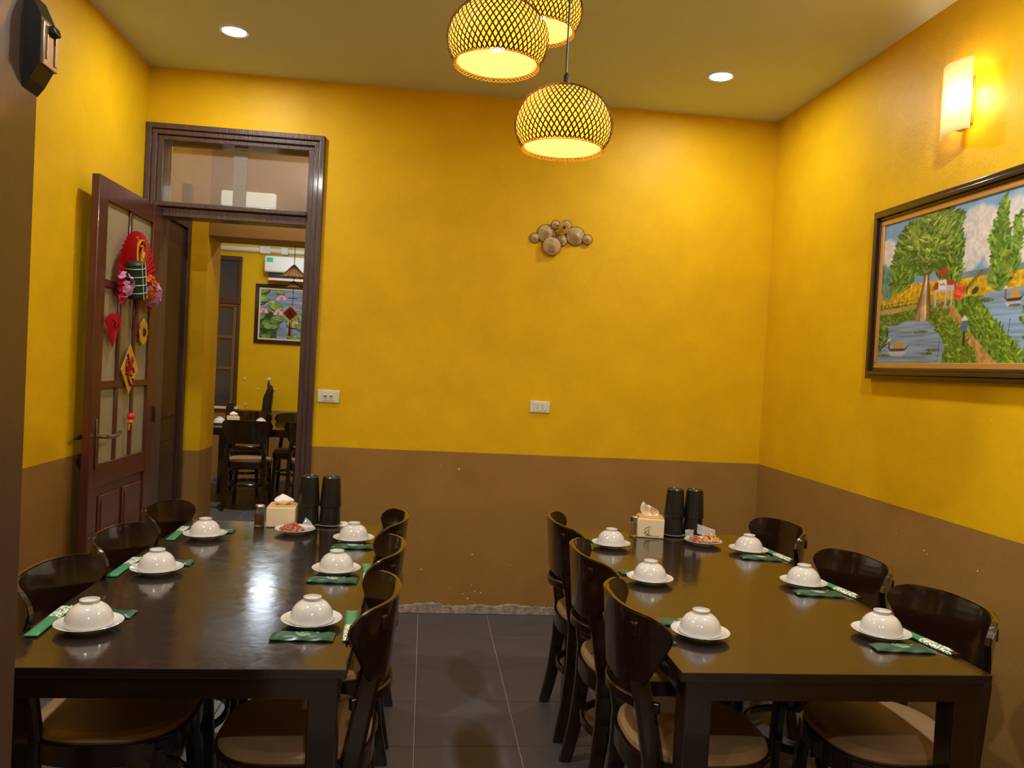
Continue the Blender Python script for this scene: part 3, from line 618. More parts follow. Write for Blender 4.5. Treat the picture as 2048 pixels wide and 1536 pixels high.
# ---------------------------------------------------------------- wall sconce on the right wall
sc=thing('wall_sconce','lit curved frosted glass wall sconce high on the right wall above the painting','wall lamp',(XR,2.86,2.58))
def scf(u,v):
    # bowed sheet, wider below; runs along Y
    t=(u-.5)*2; y=t*.090; x=-.082+.042*t*t if t>0 else -.082+.030*t*t; z=-.135+.27*v
    return Vector((x,y,z)),Vector((1,0,0))
b=BM(); grid_shell(b,scf,14,8,.006)
mg=bpy.data.materials.new('frosted_sconce_glass'); mg.use_nodes=True; nt=mg.node_tree; nt.nodes.clear(); o_=nt.nodes.new('ShaderNodeOutputMaterial'); ad=nt.nodes.new('ShaderNodeMixShader'); ad.inputs[0].default_value=.45
d_=nt.nodes.new('ShaderNodeBsdfTranslucent'); d_.inputs[0].default_value=(.95,.9,.78,1); g_=nt.nodes.new('ShaderNodeBsdfPrincipled'); g_.inputs['Base Color'].default_value=(.85,.78,.62,1); g_.inputs['Roughness'].default_value=.15
nt.links.new(d_.outputs[0],ad.inputs[1]); nt.links.new(g_.outputs[0],ad.inputs[2]); nt.links.new(ad.outputs[0],o_.inputs[0])
obj('glass_shade',b,mg,sc)
b=BM(); box(b,-.012,0,-.04,.04,-.10,.08,bev=.004); box(b,-.05,-.010,-.01,.01,-.12,-.10,bev=.003); box(b,-.055,-.045,-.075,-.045,-.132,-.11,bev=.002); obj('bracket',b,M_chrome,sc)
b=BM(); lathe(b,[(0,-.05),(.014,-.048),(.016,-.02),(.026,.005),(.028,.02),(.020,.038),(0,.045)],18,Matrix.Translation((-.045,-.035,0))); obj('bulb',b,M_bulb,sc)
light('POINT',(-.045,-.035,.012),P_SCONCE,(1,.72,.32),sc,.032)

# ---------------------------------------------------------------- ceiling downlights
def downlight(x,y,label,power,cool=COOL,zc=HC):
    t=thing('ceiling_downlight',label,'ceiling lamp',(x,y,zc),0,'recessed ceiling downlights')
    b=BM(); lathe(b,[(.055,-.001),(.068,-.001),(.070,-.004),(.066,-.007),(.056,-.005),(.055,-.001)],32); obj('trim_ring',b,M_white,t)
    b=BM(); lathe(b,[(0,-.003),(.055,-.003),(.055,-.0005)],32); obj('diffuser',b,M_led,t)
    light('AREA',(0,0,-.012),power,cool,t,.10)
downlight(-.998,3.966,'round white downlight in the ceiling at upper left',P_DOWN)
downlight(1.442,3.946,'round white downlight in the ceiling right of the woven pendants',P_DOWN)
downlight(-.998,1.9,'round white ceiling downlight outside the view, above the near end of the left table',P_DOWN_NEAR)
downlight(1.442,1.9,'round white ceiling downlight outside the view, above the near end of the right table',P_DOWN_NEAR)
downlight(.2,-.9,'round white downlight behind the camera',P_DOWN_NEAR)
downlight(-.9,-.2,'round white downlight near the dark jamb, behind the view',5.0)
downlight(-1.3,6.9,'round white downlight in the far dining room ceiling, nearer',P_BACK)
gl=thing('globe_ceiling_lamp','white globe lamp on the far room ceiling, its glare lying on the left table','ceiling lamp',(-1.62,8.6,HC))
b=BM(); lathe(b,[(0,-.02),(.07,-.02),(.075,0)],24); obj('lamp_base',b,M_white,gl)
b=BM(); bmesh.ops.create_uvsphere(b,u_segments=24,v_segments=14,radius=.15,matrix=Matrix.Translation((0,0,-.15))); obj('globe',b,M_globe,gl)
light('POINT',(0,0,-.44),P_GLOBE,(.78,.90,1),gl,.13)
cl=thing('corridor_fill_lamp','added fill lamp, unseen on the corridor ceiling behind the doorway','ceiling lamp',(-.85,4.92,HC-.15))  # unseen lamp added to brighten the corridor header and the hat mobile
b=BM(); lathe(b,[(0,-.05),(.05,-.045),(.07,-.02),(.075,0)],24); obj('fill_lamp_body',b,M_white,cl); light('POINT',(0,0,-.12),4.5,(1,.92,.80),cl,.05)

# ---------------------------------------------------------------- woven bamboo pendants
def dome(t,R):      # t 0 top .. 1 rim
    a=t*math.radians(126); r=R*math.sin(a)**.90 if a<PI/2 else R*math.sin(a)**1.0; z=R*.78*math.cos(a); return r,z
def make_pendant(label,loc,R,rot):
    z0=R*.78*math.cos(math.radians(126)); off=-z0
    t=thing('woven_pendant_lamp',label,'pendant lamp',loc,rot,'woven bamboo pendant lamps')
    # inner liner
    b=BM(); prof=[dome(.05+.95*i/20,R*.955) for i in range(21)]; lathe(b,[(r,z+off) for r,z in prof],64)
    sh_=obj('inner_shade',b,M_bshell,t)
    # outer lattice: two families of strips, plus hoop rim
    b=BM(); NS=54; K=26
    for fam in (1,-1):
        for s in range(NS):
            L_=[];R_=[]
            for k in range(K+1):
                tt=.06+.94*k/K; r,z=dome(tt,R*(1.0+(.006 if fam>0 else 0))); th=2*PI*s/NS+fam*tt*1.15
                w=.0027; dth=w/max(r,.02)
                L_.append(b.verts.new((r*math.cos(th-dth),r*math.sin(th-dth),z+off))); R_.append(b.verts.new((r*math.cos(th+dth),r*math.sin(th+dth),z+off)))
            for k in range(K): b.faces.new((L_[k],R_[k],R_[k+1],L_[k+1]))
    bmesh.ops.solidify(b,geom=b.faces[:],thickness=.0012)
    obj('woven_lattice',b,M_bstrip,t,smooth=False,kind='stuff')
    # looped rim
    b=BM(); rr,zz=dome(1,R); n=60
    for i in range(n):
        a0=2*PI*i/n; pts=[]
        for q in range(7):
            f=q/6; a=a0+f*2*PI/n*2.0; rad=rr-.006+.010*math.sin(f*PI); pts.append((rad*math.cos(a),rad*math.sin(a),zz+off+.004-.010*math.sin(f*PI)))
        tube(b,pts,.0014,4)
    obj('looped_rim',b,mat('bamboo_rim',srgb(205,150,50),.6),t,kind='stuff')
    topz=dome(.05,R)[1]+off
    b=BM(); lathe(b,[(0,.012),(.018,.010),(.026,0),(.024,-.004),(0,-.005)],20,Matrix.Translation((0,0,topz))); lathe(b,[(.004,.045),(.009,.035),(.010,.008)],12,Matrix.Translation((0,0,topz))); obj('cap',b,M_black,t)
    b=BM(); tube(b,[(0,0,topz+.02),(0,0,HC-loc[2]-.031)],.0032,8); obj('cord',b,M_black,t)
    b=BM(); tube(b,[(0,0,topz),(0,0,topz-.05)],.017,14); obj('socket',b,M_black,t)
    bz=topz-.10; b=BM(); lathe(b,[(0,-.048),(.02,-.042),(.030,-.02),(.030,0),(.018,.03),(.014,.05)],18,Matrix.Translation((0,0,bz))); obj('bulb',b,M_bulb,t)
    light('POINT',(0,0,bz-.012),P_PEND,WARM,t,.034)
    return t
RP=.152
make_pendant('woven bamboo pendant lamp hanging lowest of the three',(.385,2.40,2.135),RP,0)
make_pendant('woven bamboo pendant lamp at left, larger and higher than the lowest one',(.165,2.33,2.345),RP,.4)
make_pendant('woven bamboo pendant lamp cut off by the top of the photo, behind the others',(.33,2.72,2.62),RP,.9)
t=thing('pendant_canopy','round dark ceiling plate holding the three pendant cords','ceiling plate',(.29,2.50,HC)); b=BM(); lathe(b,[(0,-.03),(.30,-.028),(.31,-.02),(.31,0)],40); obj('plate',b,M_black,t)

# ---------------------------------------------------------------- chairs
def make_chair(label,loc,rz,group):
    t=thing('dining_chair',label,'chair',loc,rz,group)
    hw=1.0
    prof=[(0,.66),(.10,.71),(.25,.79),(.40,.86),(.56,.93),(.68,.98),(.78,1.0),(.87,.985),(.94,.935),(.985,.86),(1,.79)]
    def wv(v):
        for (a,x),(b_,y) in zip(prof,prof[1:]):
            if v<=b_: return x+(y-x)*(v-a)/(b_-a)
        return prof[-1][1]
    def arc(q):    # q -1..1 across the back: flat middle, tightly curled ends
        return Vector((.227*q,-.245+.106*abs(q)**2.8,0))
    def pf(u,v):
        v2=1-(1-v)**1.6 if v>.5 else v; v2=min(max(v2,0),1)
        q=(u*2-1)*wv(v2); z=.628+.217*v2; p=arc(q); d=(arc(q+.01)-arc(q-.01)).normalized()
        return Vector((p.x,p.y+(.845-z)*.09,z-.010*q*q)),Vector((d.y,-d.x,0))
    b=BM(); grid_shell(b,pf,32,18,.017); bmesh.ops.recalc_face_normals(b,faces=b.faces[:]); e=[x for x in b.edges if x.is_manifold and x.calc_face_angle(0)>1.2]; bmesh.ops.bevel(b,geom=e,offset=.004,segments=2,affect='EDGES')
    obj('backrest',b,M_chair,t)
    for s in (-1,1):
        b=BM(); tube(b,[(s*.186,-.200,0),(s*.176,-.172,.14),(s*.170,-.155,.30),(s*.166,-.152,.45),(s*.155,-.175,.58),(s*.146,-.193,.66)],[.85,.92,1.0,1.05,1.0,.9],sq=(.036,.052),up=(0,1,0))
        obj('leg',b,M_chair,t)
        b=BM(); Mk=Matrix.Translation((s*.150,-.213,.798))@Matrix.Rotation(s*.62,4,'Z'); box(b,-.013,.013,-.011,.008,-.024,.016,Mk,bev=.006); obj('post_peg',b,M_chair,t)
    for s in (-1,1):
        b=BM(); tube(b,[(s*.172,.188,0),(s*.160,.165,.22),(s*.150,.148,.42)],[.8,.95,1.1],sq=(.040,.040),up=(0,1,0)); obj('leg',b,M_chair,t)
    def ring(w,d,y0,n=44,e=2.7):
        o=[]
        for i in range(n):
            a=2*PI*i/n; c,s_=math.cos(a),math.sin(a); o.append((w*math.copysign(abs(c)**(2/e),c),y0+d*math.copysign(abs(s_)**(2/e),s_)))
        return o
    b=BM(); prism(b,ring(.205,.205,.005),.395,.448); bmesh.ops.bevel(b,geom=[e for e in b.edges if abs(e.verts[0].co.z-e.verts[1].co.z)<1e-5],offset=.006,segments=2,affect='EDGES'); obj('seat_frame',b,M_chair,t)
    b=BM(); lv=[(.95,.446),(.985,.456),(.97,.468),(.90,.477),(.6,.484),(.25,.487)]; rg=ring(.2,.2,.005); rs=[[b.verts.new((x*k,(y-.005)*k+.005,z)) for x,y in rg] for k,z in lv]
    for a_,c_ in zip(rs,rs[1:]):
        for i in range(44): b.faces.new((a_[i],a_[(i+1)%44],c_[(i+1)%44],c_[i]))
    b.faces.new(rs[-1]); b.faces.new(list(reversed(rs[0]))); obj('cushion',b,M_cush,t)
    b=BM(); Rr=.205; yc=-.235+Rr
    tube(b,[(Rr*math.sin(q),yc-Rr*math.cos(q),.592) for q in [(-.98+1.96*i/16) for i in range(17)]],1,sq=(.014,.030),up=(0,0,1)); obj('back_rail',b,M_chair,t)
    b=BM(); tube(b,[(x*.84,y*.88-.004,.235) for x,y in ring(.205,.205,.005,36,2.3)],1,closed=True,sq=(.016,.026),up=(0,0,1)); obj('stretcher',b,M_chair,t)
    return t
chairs=[]
ROWN={0:'nearest',1:'middle',2:'farthest'}
LTY=[2.14,2.64,3.13]; LLY=[2.25,2.715,3.18]; RLY=[2.12,2.66,3.18]; RRY=[2.12,2.60,3.20]
first=None
spec=[]
for i,y in enumerate(LTY): spec.append((-.289,y,PI/2,f'dark bentwood dining chair, {ROWN[i]} of the three on the right side of the left table','chairs at the left table'))
for i,y in enumerate(LLY): spec.append((-.795,y,-PI/2,f'dark bentwood dining chair, {ROWN[i]} of the three between the left table and the door wall','chairs at the left table'))
for i,y in enumerate(RLY): spec.append((.787,y,-PI/2,f'dark bentwood dining chair, {ROWN[i]} of the three on the left side of the right table','chairs at the right table'))
for i,y in enumerate(RRY): spec.append((1.368,y,PI/2,f'dark bentwood dining chair, {ROWN[i]} of the three between the right table and the right wall','chairs at the right table'))
spec+=[(-1.61,7.62,0,'dark dining chair seen from behind through the doorway, fully in view','chairs in the far room'),(-1.05,7.62,0,'dark dining chair through the doorway, half hidden by the right door jamb','chairs in the far room'),
       (-1.82,8.40,PI,'dark dining chair on the far side of the far table, left one','chairs in the far room'),(-1.33,8.40,PI,'dark dining chair on the far side of the far table, right one','chairs in the far room')]
for (x,y,rz,lab,g) in spec:
    if first is None: first=make_chair(lab,(x,y,0),rz,g)
    else: dup(first,(x,y,0),rz,lab,g)

# ---------------------------------------------------------------- tables
def make_table(label,loc,rz=0,W_=.80,L_=1.60):
    t=thing('dining_table',label,'table',loc,rz,'dark dining tables')
    b=BM(); box(b,-W_/2,W_/2,-L_/2,L_/2,.727,.750,bev=.002); obj('tabletop',b,M_table,t,smooth=False)
    i=.018; b=BM()
    x,y=W_/2-i,L_/2-i
    box(b,-x+.01,x-.01,-y,-y+.022,.675,.727); box(b,-x+.01,x-.01,y-.022,y,.675,.727); box(b,-x,-x+.022,-y+.01,y-.01,.675,.727); box(b,x-.022,x,-y+.01,y-.01,.675,.727)
    obj('apron',b,M_chair,t)
    for sx in (-1,1):
        for sy in (-1,1):
            b=BM(); x0=sx*x; y0=sy*y; box(b,min(x0,x0-sx*.068),max(x0,x0-sx*.068),min(y0,y0-sy*.068),max(y0,y0-sy*.068),0,.727,bev=.003); obj('leg',b,M_chair,t)
    return t
TL=(-.544,2.59,0); TR=(1.041,2.59,0)
T1=make_table('dark rectangular dining table at left, nearer the doorway',TL)
dup(T1,TR,0,'dark rectangular dining table at right, beside the brown wall')
T3=make_table('dark dining table in the far room, seen through the doorway',(-1.45,8.03,0),0,1.30,.82)

# ---------------------------------------------------------------- place settings
def saucer(label,loc,g):
    b=BM(); lathe(b,[(0,.0035),(.040,.0035),(.045,.006),(.066,.011),(.078,.017),(.0790,.0185),(.0775,.0190),(.064,.0135),(.044,.0095),(.040,.0075),(0,.0075)],56)
    lathe(b,[(.036,.0045),(.038,0),(.042,0),(.043,.005)],56)
    return tag(obj('saucer',b,M_cer,loc=loc),label,'saucer',g)
def bowl(label,loc,g):
    # upside-down rice bowl; foot ring on top
    pr=[(.0570,0),(.0575,.001),(.0565,.008),(.0545,.018),(.0490,.032),(.0400,.043),(.0300,.0495),(.0235,.052),(.0225,.0535),(.0235,.0600),(.0232,.0610),(.0215,.0610),(.0205,.0555),(0,.0550),]
    inn=[(0,.0500),(.03,.0465),(.046,.031),(.0535,.015),(.0555,.002),(.0570,0)]
    b=BM(); lathe(b,pr,56); lathe(b,inn,56); bmesh.ops.remove_doubles(b,verts=b.verts[:],dist=1e-5)
    return tag(obj('rice_bowl',b,M_cer,loc=loc),label,'bowl',g)
def curve2(b,pts,r,z): tube(b,[(x,y,z) for x,y in pts],r,4)
def packet(label,loc,rz,g):
    t=thing('wet_wipe_packet',label,'packet',loc,rz,g)
    def pf(u,v):
        x=-.078+.156*u; y=(-.5+v)*.056; e=min(u,1-u)*12; e=min(1,e); w=1-abs(v-.5)*2; z=.003+.006*e*min(1,w*3)
        z+=.0012*math.sin(u*17+v*5); return Vector((x,y,z)),Vector((0,0,1))
    b=BM(); grid_shell(b,pf,20,8,.003)
    for v in b.verts: v.co.z=max(v.co.z,.0003)
    obj('foil_wrapper',b,M_green,t)
    b=BM(); z=.0105
    curve2(b,[(.028*math.cos(a),-.006+.007*math.sin(a)) for a in [i*.42-.3 for i in range(9)]],.0006,z)
    curve2(b,[(-.02,-.008),(-.01,-.004),(0,-.009),(.01,-.003),(.02,-.008)],.0008,z); curve2(b,[(-.016,-.012),(.012,-.012)],.0006,z)
    for k in range(7): curve2(b,[(-.048+k*.013,.012),(-.040+k*.013,.0135)],.0007,z)
    for k in range(5): curve2(b,[(-.03+k*.013,.008),(-.023+k*.013,.0075)],.0006,z)
    obj('white_print',b,M_print,t); return t
def sleeve(label,loc,rz,g):
    t=thing('chopstick_sleeve',label,'chopstick sleeve',loc,rz,g)
    def pf(u,v): 
        e=min(1,min(u,1-u)*10); w=1-abs(v-.5)*2
        return Vector(((-.5+v)*.032,-.125+.235*u,.0035+.005*e*min(1,w*2.5))),Vector((0,0,1))
    b=BM(); grid_shell(b,pf,24,6,.003)
    for v in b.verts: v.co.z=max(v.co.z,.0003)
    obj('paper_sleeve',b,M_sleeve,t)
    b=BM(); box(b,-.008,-.001,.100,.122,.0022,.0085,bev=.001); box(b,.001,.008,.100,.122,.0022,.0085,bev=.001); obj('chopstick_tips',b,M_chair,t); return t
SET=[('left table, left side',[(-.802,2.042),(-.812,2.570),(-.800,3.069)],-1),('left table, right side',[(-.266,2.098),(-.259,2.613),(-.244,3.069)],1),
     ('right table, left side',[(.777,2.045),(.793,2.581),(.781,3.094)],-1),('right table, right side',[(1.314,2.067),(1.338,2.573),(1.344,3.052)],1)]
ps=ss=None; TZ=.7503
for nm,pos,sd in SET:
    gname='place settings on the '+nm.split(',')[0]
    for i,(x,y) in enumerate(pos):
        where=f'at the {ROWN[i]} setting, {nm}'
        saucer(f'white saucer under an upturned bowl {where}',(x,y,TZ),'saucers on the dining tables'); bowl(f'upturned white rice bowl on saucer {where}',(x,y,TZ+.0128),'upturned rice bowls')
        # packet at the sitter's left, sleeve between plate and sitter
        lp=(x+.006*((i*7)%3-1),y-.105*sd if sd>0 else y+.105,TZ+.0); rz=(.0 if sd>0 else PI)+random.uniform(-.05,.05)
        if sd>0 and nm.startswith('right'): rz-=.12; 
        lab=f'green wet wipe packet with white print {where}'
        if ps is None: ps=packet(lab,lp,rz,'green wet wipe packets')
        else: dup(ps,lp,rz,lab)
        lab=f'green and white chopstick sleeve {where}'
        if sd<0: lq=(x-.112,y+.055,TZ); rz=.04+random.uniform(-.04,.04)
        else: lq=(x+.104,y-.02,TZ); rz=PI+.08+random.uniform(-.04,.04)
        if nm.startswith('right table, right'): rz+=.10; lq=(x+.100,y-.035,TZ)
        if ss is None: ss=sleeve(lab,lq,rz,'chopstick sleeves')
        else: dup(ss,lq,rz,lab)
# ---------------------------------------------------------------- centre pieces
def tissue_tall(parent,z):
    def pf(u,v):
        w=.010+.030*math.sin(PI*min(1,.15+.75*v)); x=(u-.5)*2*w-.016*v*v; zz=z+.066*v*(1-.30*u*v)
        y=.010*math.sin(u*9+1)*(.4+v)+.006*math.sin(v*5)
        return Vector((x,y,zz)),Vector((0,-1,0))
    b=BM(); grid_shell(b,pf,18,12,.0012); obj('tissue',b,M_tissue,parent)
def tissue(parent,kind,z):
    b=BM(); n=22; k=9
    rings=[]
    for j in range(k+1):
        v=j/k; 
        if kind=='blob': r=.004+.034*math.sin(PI*min(1,v*.93+.07)); zz=.045*v
        else: r=.010+.026*math.sin(PI*min(1,v*.8)); zz=.062*v
        ring=[]
        for i in range(n):
            a=2*PI*i/n; q=1+.35*noise.noise(Vector((math.cos(a)*1.6,math.sin(a)*1.6,v*2.2+(3 if kind=='blob' else 9))))
            ex=.55 if kind!='blob' else .8
            lean=-.012*v if kind!='blob' else 0
            ring.append(b.verts.new((r*q*math.cos(a)+lean,r*q*ex*math.sin(a),z+zz*(1+.18*noise.noise(Vector((math.cos(a)*2,math.sin(a)*2,5)))))))
        rings.append(ring)
    for a_,c_ in zip(rings,rings[1:]):
        for i in range(n): b.faces.new((a_[i],a_[(i+1)%n],c_[(i+1)%n],c_[i]))
    b.faces.new(rings[-1]); b.faces.new(list(reversed(rings[0])))
    obj('tissue',b,M_tissue,parent)
def tissue_box(label,loc,rz,kind):
    t=thing('tissue_box',label,'tissue box',loc,rz,'tissue boxes on the dining tables')
    b=BM(); box(b,-.058,.058,-.058,.058,0,.083,bev=.006); obj('box_body',b,M_cream,t)
    b=BM(); box(b,-.052,.052,-.052,.052,.0825,.0865,bev=.002); obj('wooden_lid',b,M_bamboo,t)
    tissue(t,kind,.082) if kind=='blob' else tissue_tall(t,.080)
    if kind!='blob':
        b=BM(); y=-.0588
        for ln in ([(-.024,.018),(-.022,.030),(-.026,.036),(-.020,.044),(-.012,.046),(-.006,.040),(-.008,.030),(-.004,.020)],[(-.018,.030),(-.012,.034),(-.010,.026)],[(-.028,.020),(-.018,.024),(-.012,.018),(-.004,.022)],[(-.014,.046),(-.004,.052),(.0,.046)],[(-.024,.026),(-.016,.022)]):
            tube(b,[(x,y,z) for x,z in ln],.0009,4)
        tube(b,[(-.022,y,.0145),(.0,y,.0145)],.0011,4)
        obj('line_drawing',b,mat('grey_ink',srgb(70,65,60),.7),t)
        b=BM(); tube(b,[(-.022,y,.011),(.036,y,.011)],.0007,4); obj('red_line',b,M_dred,t)
    return t
tissue_box('cream tissue box with crumpled tissue on the left table',(-.562,3.335,TZ),.05,'blob')
tissue_box('cream tissue box with small line drawing and upright tissue on the right table',(1.010,3.330,TZ),-.22,'tall')
def jar(label,loc,metal):
    t=thing('glass_shaker' if metal else 'toothpick_jar',label,'jar',loc)
    b=BM(); lathe(b,[(0,.001),(.019,.001),(.021,.006),(.021,.062),(.017,.070),(.0155,.070),(.019,.061),(.019,.008),(0,.005)],28); obj('glass_body',b,M_glass,t)
    b=BM(); lathe(b,[(.0205,.066),(.0205,.083),(.018,.087),(0,.088)],28); lathe(b,[(.0205,.066),(0,.0655)],28); obj('lid',b,M_chrome,t)
    if metal: b=BM(); lathe(b,[(0,.006),(.0175,.006),(.0175,.045),(0,.046)],24); obj('pepper',b,mat('ground_pepper',srgb(110,75,40),.9,bump=.5,bscale=300),t)
    else:
        b=BM()
        for k in range(18):
            a=random.random()*6.28; r=.014*math.sqrt(random.random()); tube(b,[(r*math.cos(a),r*math.sin(a),.006),(r*math.cos(a+.3),r*math.sin(a+.3),.058)],.0009,4)
        obj('toothpicks',b,M_straw,t,kind='stuff')
jar('glass pepper shaker with metal lid, left of the tissue box on the left table',(-.646,3.300,TZ),True)
jar('small glass jar with metal lid, left of the tissue box on the right table',(.938,3.315,TZ),False)
def cup_mesh():
    b=BM(); lathe(b,[(.0435,0),(.0445,.003),(.0425,.03),(.0405,.06),(.0375,.100),(.0355,.120),(.033,.124),(.031,.121),(.029,.1205),(0,.1205)],40)
    lathe(b,[(0,.116),(.031,.116),(.0385,.045),(.0415,.002),(.0435,0)],40); bmesh.ops.remove_doubles(b,verts=b.verts[:],dist=1e-5)
    return b
cup0=None
def cup(label,loc,g='stacked black cups'):
    global cup0
    if cup0 is None: cup0=tag(obj('black_cup',cup_mesh(),M_cup,loc=loc),label,'cup',g); return cup0
    o=cup0.copy(); C.objects.link(o); o.location=loc; tag(o,label,'cup',g); return o
for tn,(xa,xb,yy) in (('left',(-.457,-.368,3.345)),('right',(1.122,1.210,3.345))):
    for sn,x in (('left',xa),('right',xb)):
        b=BM(); lathe(b,[(0,.002),(.038,.002),(.048,.005),(.052,.008),(.052,.0095),(.047,.0075),(0,.0048)],48)
        tag(obj('small_dish',b,M_cer,loc=(x,yy,TZ)),f'small white dish under the {sn} stack of black cups on the {tn} table','dish','dishes under the cup stacks')
        cup(f'lower black cup of the {sn} stack on the {tn} table',(x,yy,TZ+.0055)); cup(f'upper black cup of the {sn} stack on the {tn} table',(x,yy,TZ+.0055+.078))
b=BM(); box(b,-.05,.05,-.045,.045,0,.0012,Matrix.Rotation(.5,4,'Z')); o=obj('paper_napkin',b,M_tissue,smooth=False,loc=(-.335,3.375,TZ)); tag(o,'white paper napkin corner under the right cup stack on the left table','napkin')
def lump(rx,ry,rz_,seed,m,name,parent,loc,rot=0,tip=0):
    b=BM(); bmesh.ops.create_icosphere(b,subdivisions=4,radius=1)
    for v in b.verts:
        q=1+.10*noise.noise(v.co*2+Vector((seed,0,0)))+.09*noise.noise(v.co*7+Vector((seed,3,0)))
        v.co=Vector((v.co.x*rx*q,v.co.y*ry*q,max(-.5,v.co.z)*rz_*q))
    Mt=Matrix.Translation(loc)@Matrix.Rotation(rot,4,'Z')@Matrix.Rotation(tip,4,'Y')
    for v in b.verts: v.co=Mt@v.co
    return obj(name,b,m,parent)
def nuts(name,parent,m,c,rx,ry,rz_,n,seed,r=.0052):
    rr=random.Random(seed); b=BM()
    for k in range(n):
        a=rr.random()*6.283; q=math.sqrt(rr.random()); x=rx*q*math.cos(a); y=ry*q*math.sin(a); z=rz_*(1-q*q)*rr.uniform(.35,1)+.004
        Mt=Matrix.Translation((c[0]+x,c[1]+y,c[2]+z))@Matrix.Rotation(rr.random()*3.14,4,'Z')@Matrix.Rotation(rr.uniform(-.5,.5),4,'Y')@Matrix.Diagonal((1.5,1,.95,1))
        bmesh.ops.create_icosphere(b,subdivisions=1,radius=r*rr.uniform(.8,1.15),matrix=Mt)
    obj(name,b,m,parent,kind='stuff')
def flap(parent,pts,name='plastic_flap'):
    b=BM(); n=8
    p=[Vector(q) for q in pts]
    def pf(u,v):
        q=p[0]*(1-u)*(1-v)+p[1]*u*(1-v)+p[2]*u*v+p[3]*(1-u)*v; q=q+Vector((0,0,.004*noise.noise(q*60)))+Vector((0,.006*noise.noise(q*45),0)); return q,Vector((0,-1,.2)).normalized()
    grid_shell(b,pf,n,n,.0006); obj(name,b,M_film,parent)
saucer('white saucer holding a bag of red-skinned peanuts, centre of the left table',(-.486,3.195,TZ),'saucers on the dining tables')
t=thing('peanut_bag','clear bag of red-skinned peanuts on a saucer of the left table','snack bag',(-.486,3.195,TZ+.0085))
nuts('peanuts',t,M_bags,(-.012,0,-.001),.048,.036,.026,150,3); flap(t,[(.02,.0,.012),(.070,.01,.012),(.055,.03,.035),(.035,.03,.045)])
saucer('white saucer holding two snack bags, centre of the right table',(1.200,3.185,TZ),'saucers on the dining tables')
t=thing('peanut_bag','clear bag of red-skinned peanuts, left one on a saucer of the right table','snack bag',(1.200,3.185,TZ+.0085))
nuts('peanuts',t,M_bags,(-.036,0,-.001),.030,.032,.024,110,5); flap(t,[(-.075,.0,.010),(-.04,.01,.02),(-.035,.02,.048),(-.075,.02,.046)])
t=thing('tan_snack_bag','clear bag of tan coated peanuts, right one on a saucer of the right table','snack bag',(1.200,3.185,TZ+.0085))
nuts('coated_peanuts',t,M_bagt,(.032,-.004,.006),.036,.030,.030,130,8); flap(t,[(-.02,.02,.030),(.06,.02,.018),(.070,.05,.044),(-.01,.05,.066)])

# ---------------------------------------------------------------- far room
FTZ=.7503
def wintxt():
    w=thing('window_1','','window'); del w['label']; del w['category']; w['kind']='structure'; return w
wn=wintxt(); x0,x1=-3.0,-2.16
b=BM(); y=BY
box(b,x0,x1,y-.04,y,2.52,2.57,bev=.004); box(b,x0,x1,y-.045,y,2.02,2.09,bev=.004); box(b,x1-.035,x1,y-.03,y,.85,2.55,bev=.004); box(b,x0,x0+.04,y-.03,y,.85,2.55); box(b,x0,x1,y-.04,y,.84,.90,bev=.004)
obj('window_frame',b,mat('brown_window_wood',srgb(82,52,34),.45),wn)
b=BM(); box(b,x0+.04,x1-.035,y-.028,y-.006,1.985,2.02,bev=.003); box(b,x1-.075,x1-.04,y-.028,y-.006,.90,2.0,bev=.003)
for z in (1.62,1.26): box(b,x0+.04,x1-.04,y-.026,y-.006,z,z+.03,bev=.003)
obj('casement_bars',b,mat('varnished_bars',srgb(120,86,52),.4),wn)
mgz=mat('night_glass',(.05,.055,.07),.06,coat=.8)
b=BM(); box(b,x0+.04,x1-.035,y-.008,y-.002,.9,1.99); box(b,x0+.04,x1-.035,y-.008,y-.002,2.09,2.52); obj('pane',b,mgz,wn,smooth=False)
b=BM(); box(b,x0-.05,x1+.03,y-.06,y,.805,.835,bev=.004); obj('window_sill',b,M_white,wn)
ac=thing('air_conditioner','white wall air conditioner in the far room, above the lotus painting','air conditioner',(-1.46,BY,2.44))
b=BM(); box(b,-.42,.42,-.20,0,-.045,.145,bev=.025); obj('body',b,M_white,ac)
b=BM(); box(b,-.37,.42,-.17,-.02,-.115,-.045,bev=.01); obj('air_outlet',b,M_black,ac)
b=BM(); box(b,-.37,.42,-.19,-.165,-.135,-.105,bev=.006); obj('louvre',b,M_white,ac)
b=BM(); box(b,-.39,-.32,-.2015,-.199,.07,.12); obj('green_label',b,mat('green_sticker',srgb(70,180,130),.5),ac)
b=BM(); box(b,.10,.42,-.2012,-.1995,-.02,-.012); obj('grey_mark',b,M_chrome,ac)
b=BM(); tube(b,[(-3.1,BY-.04,2.655),(-.6,BY-.04,2.665)],.030,14); o=obj('white_pipe',b,M_white); tag(o,'white pipe running along the top of the far wall above the air conditioner','pipe')
for k,xx in enumerate((-1.90,-1.68)):
    b=BM(); box(b,xx-.06+.02*k,xx+.06-.02*k,BY-.085,BY,2.618,2.698,bev=.008); o=obj('pipe_bracket',b,M_white); tag(o,('longer' if k==0 else 'shorter')+' white bracket holding the pipe on the far wall','bracket')
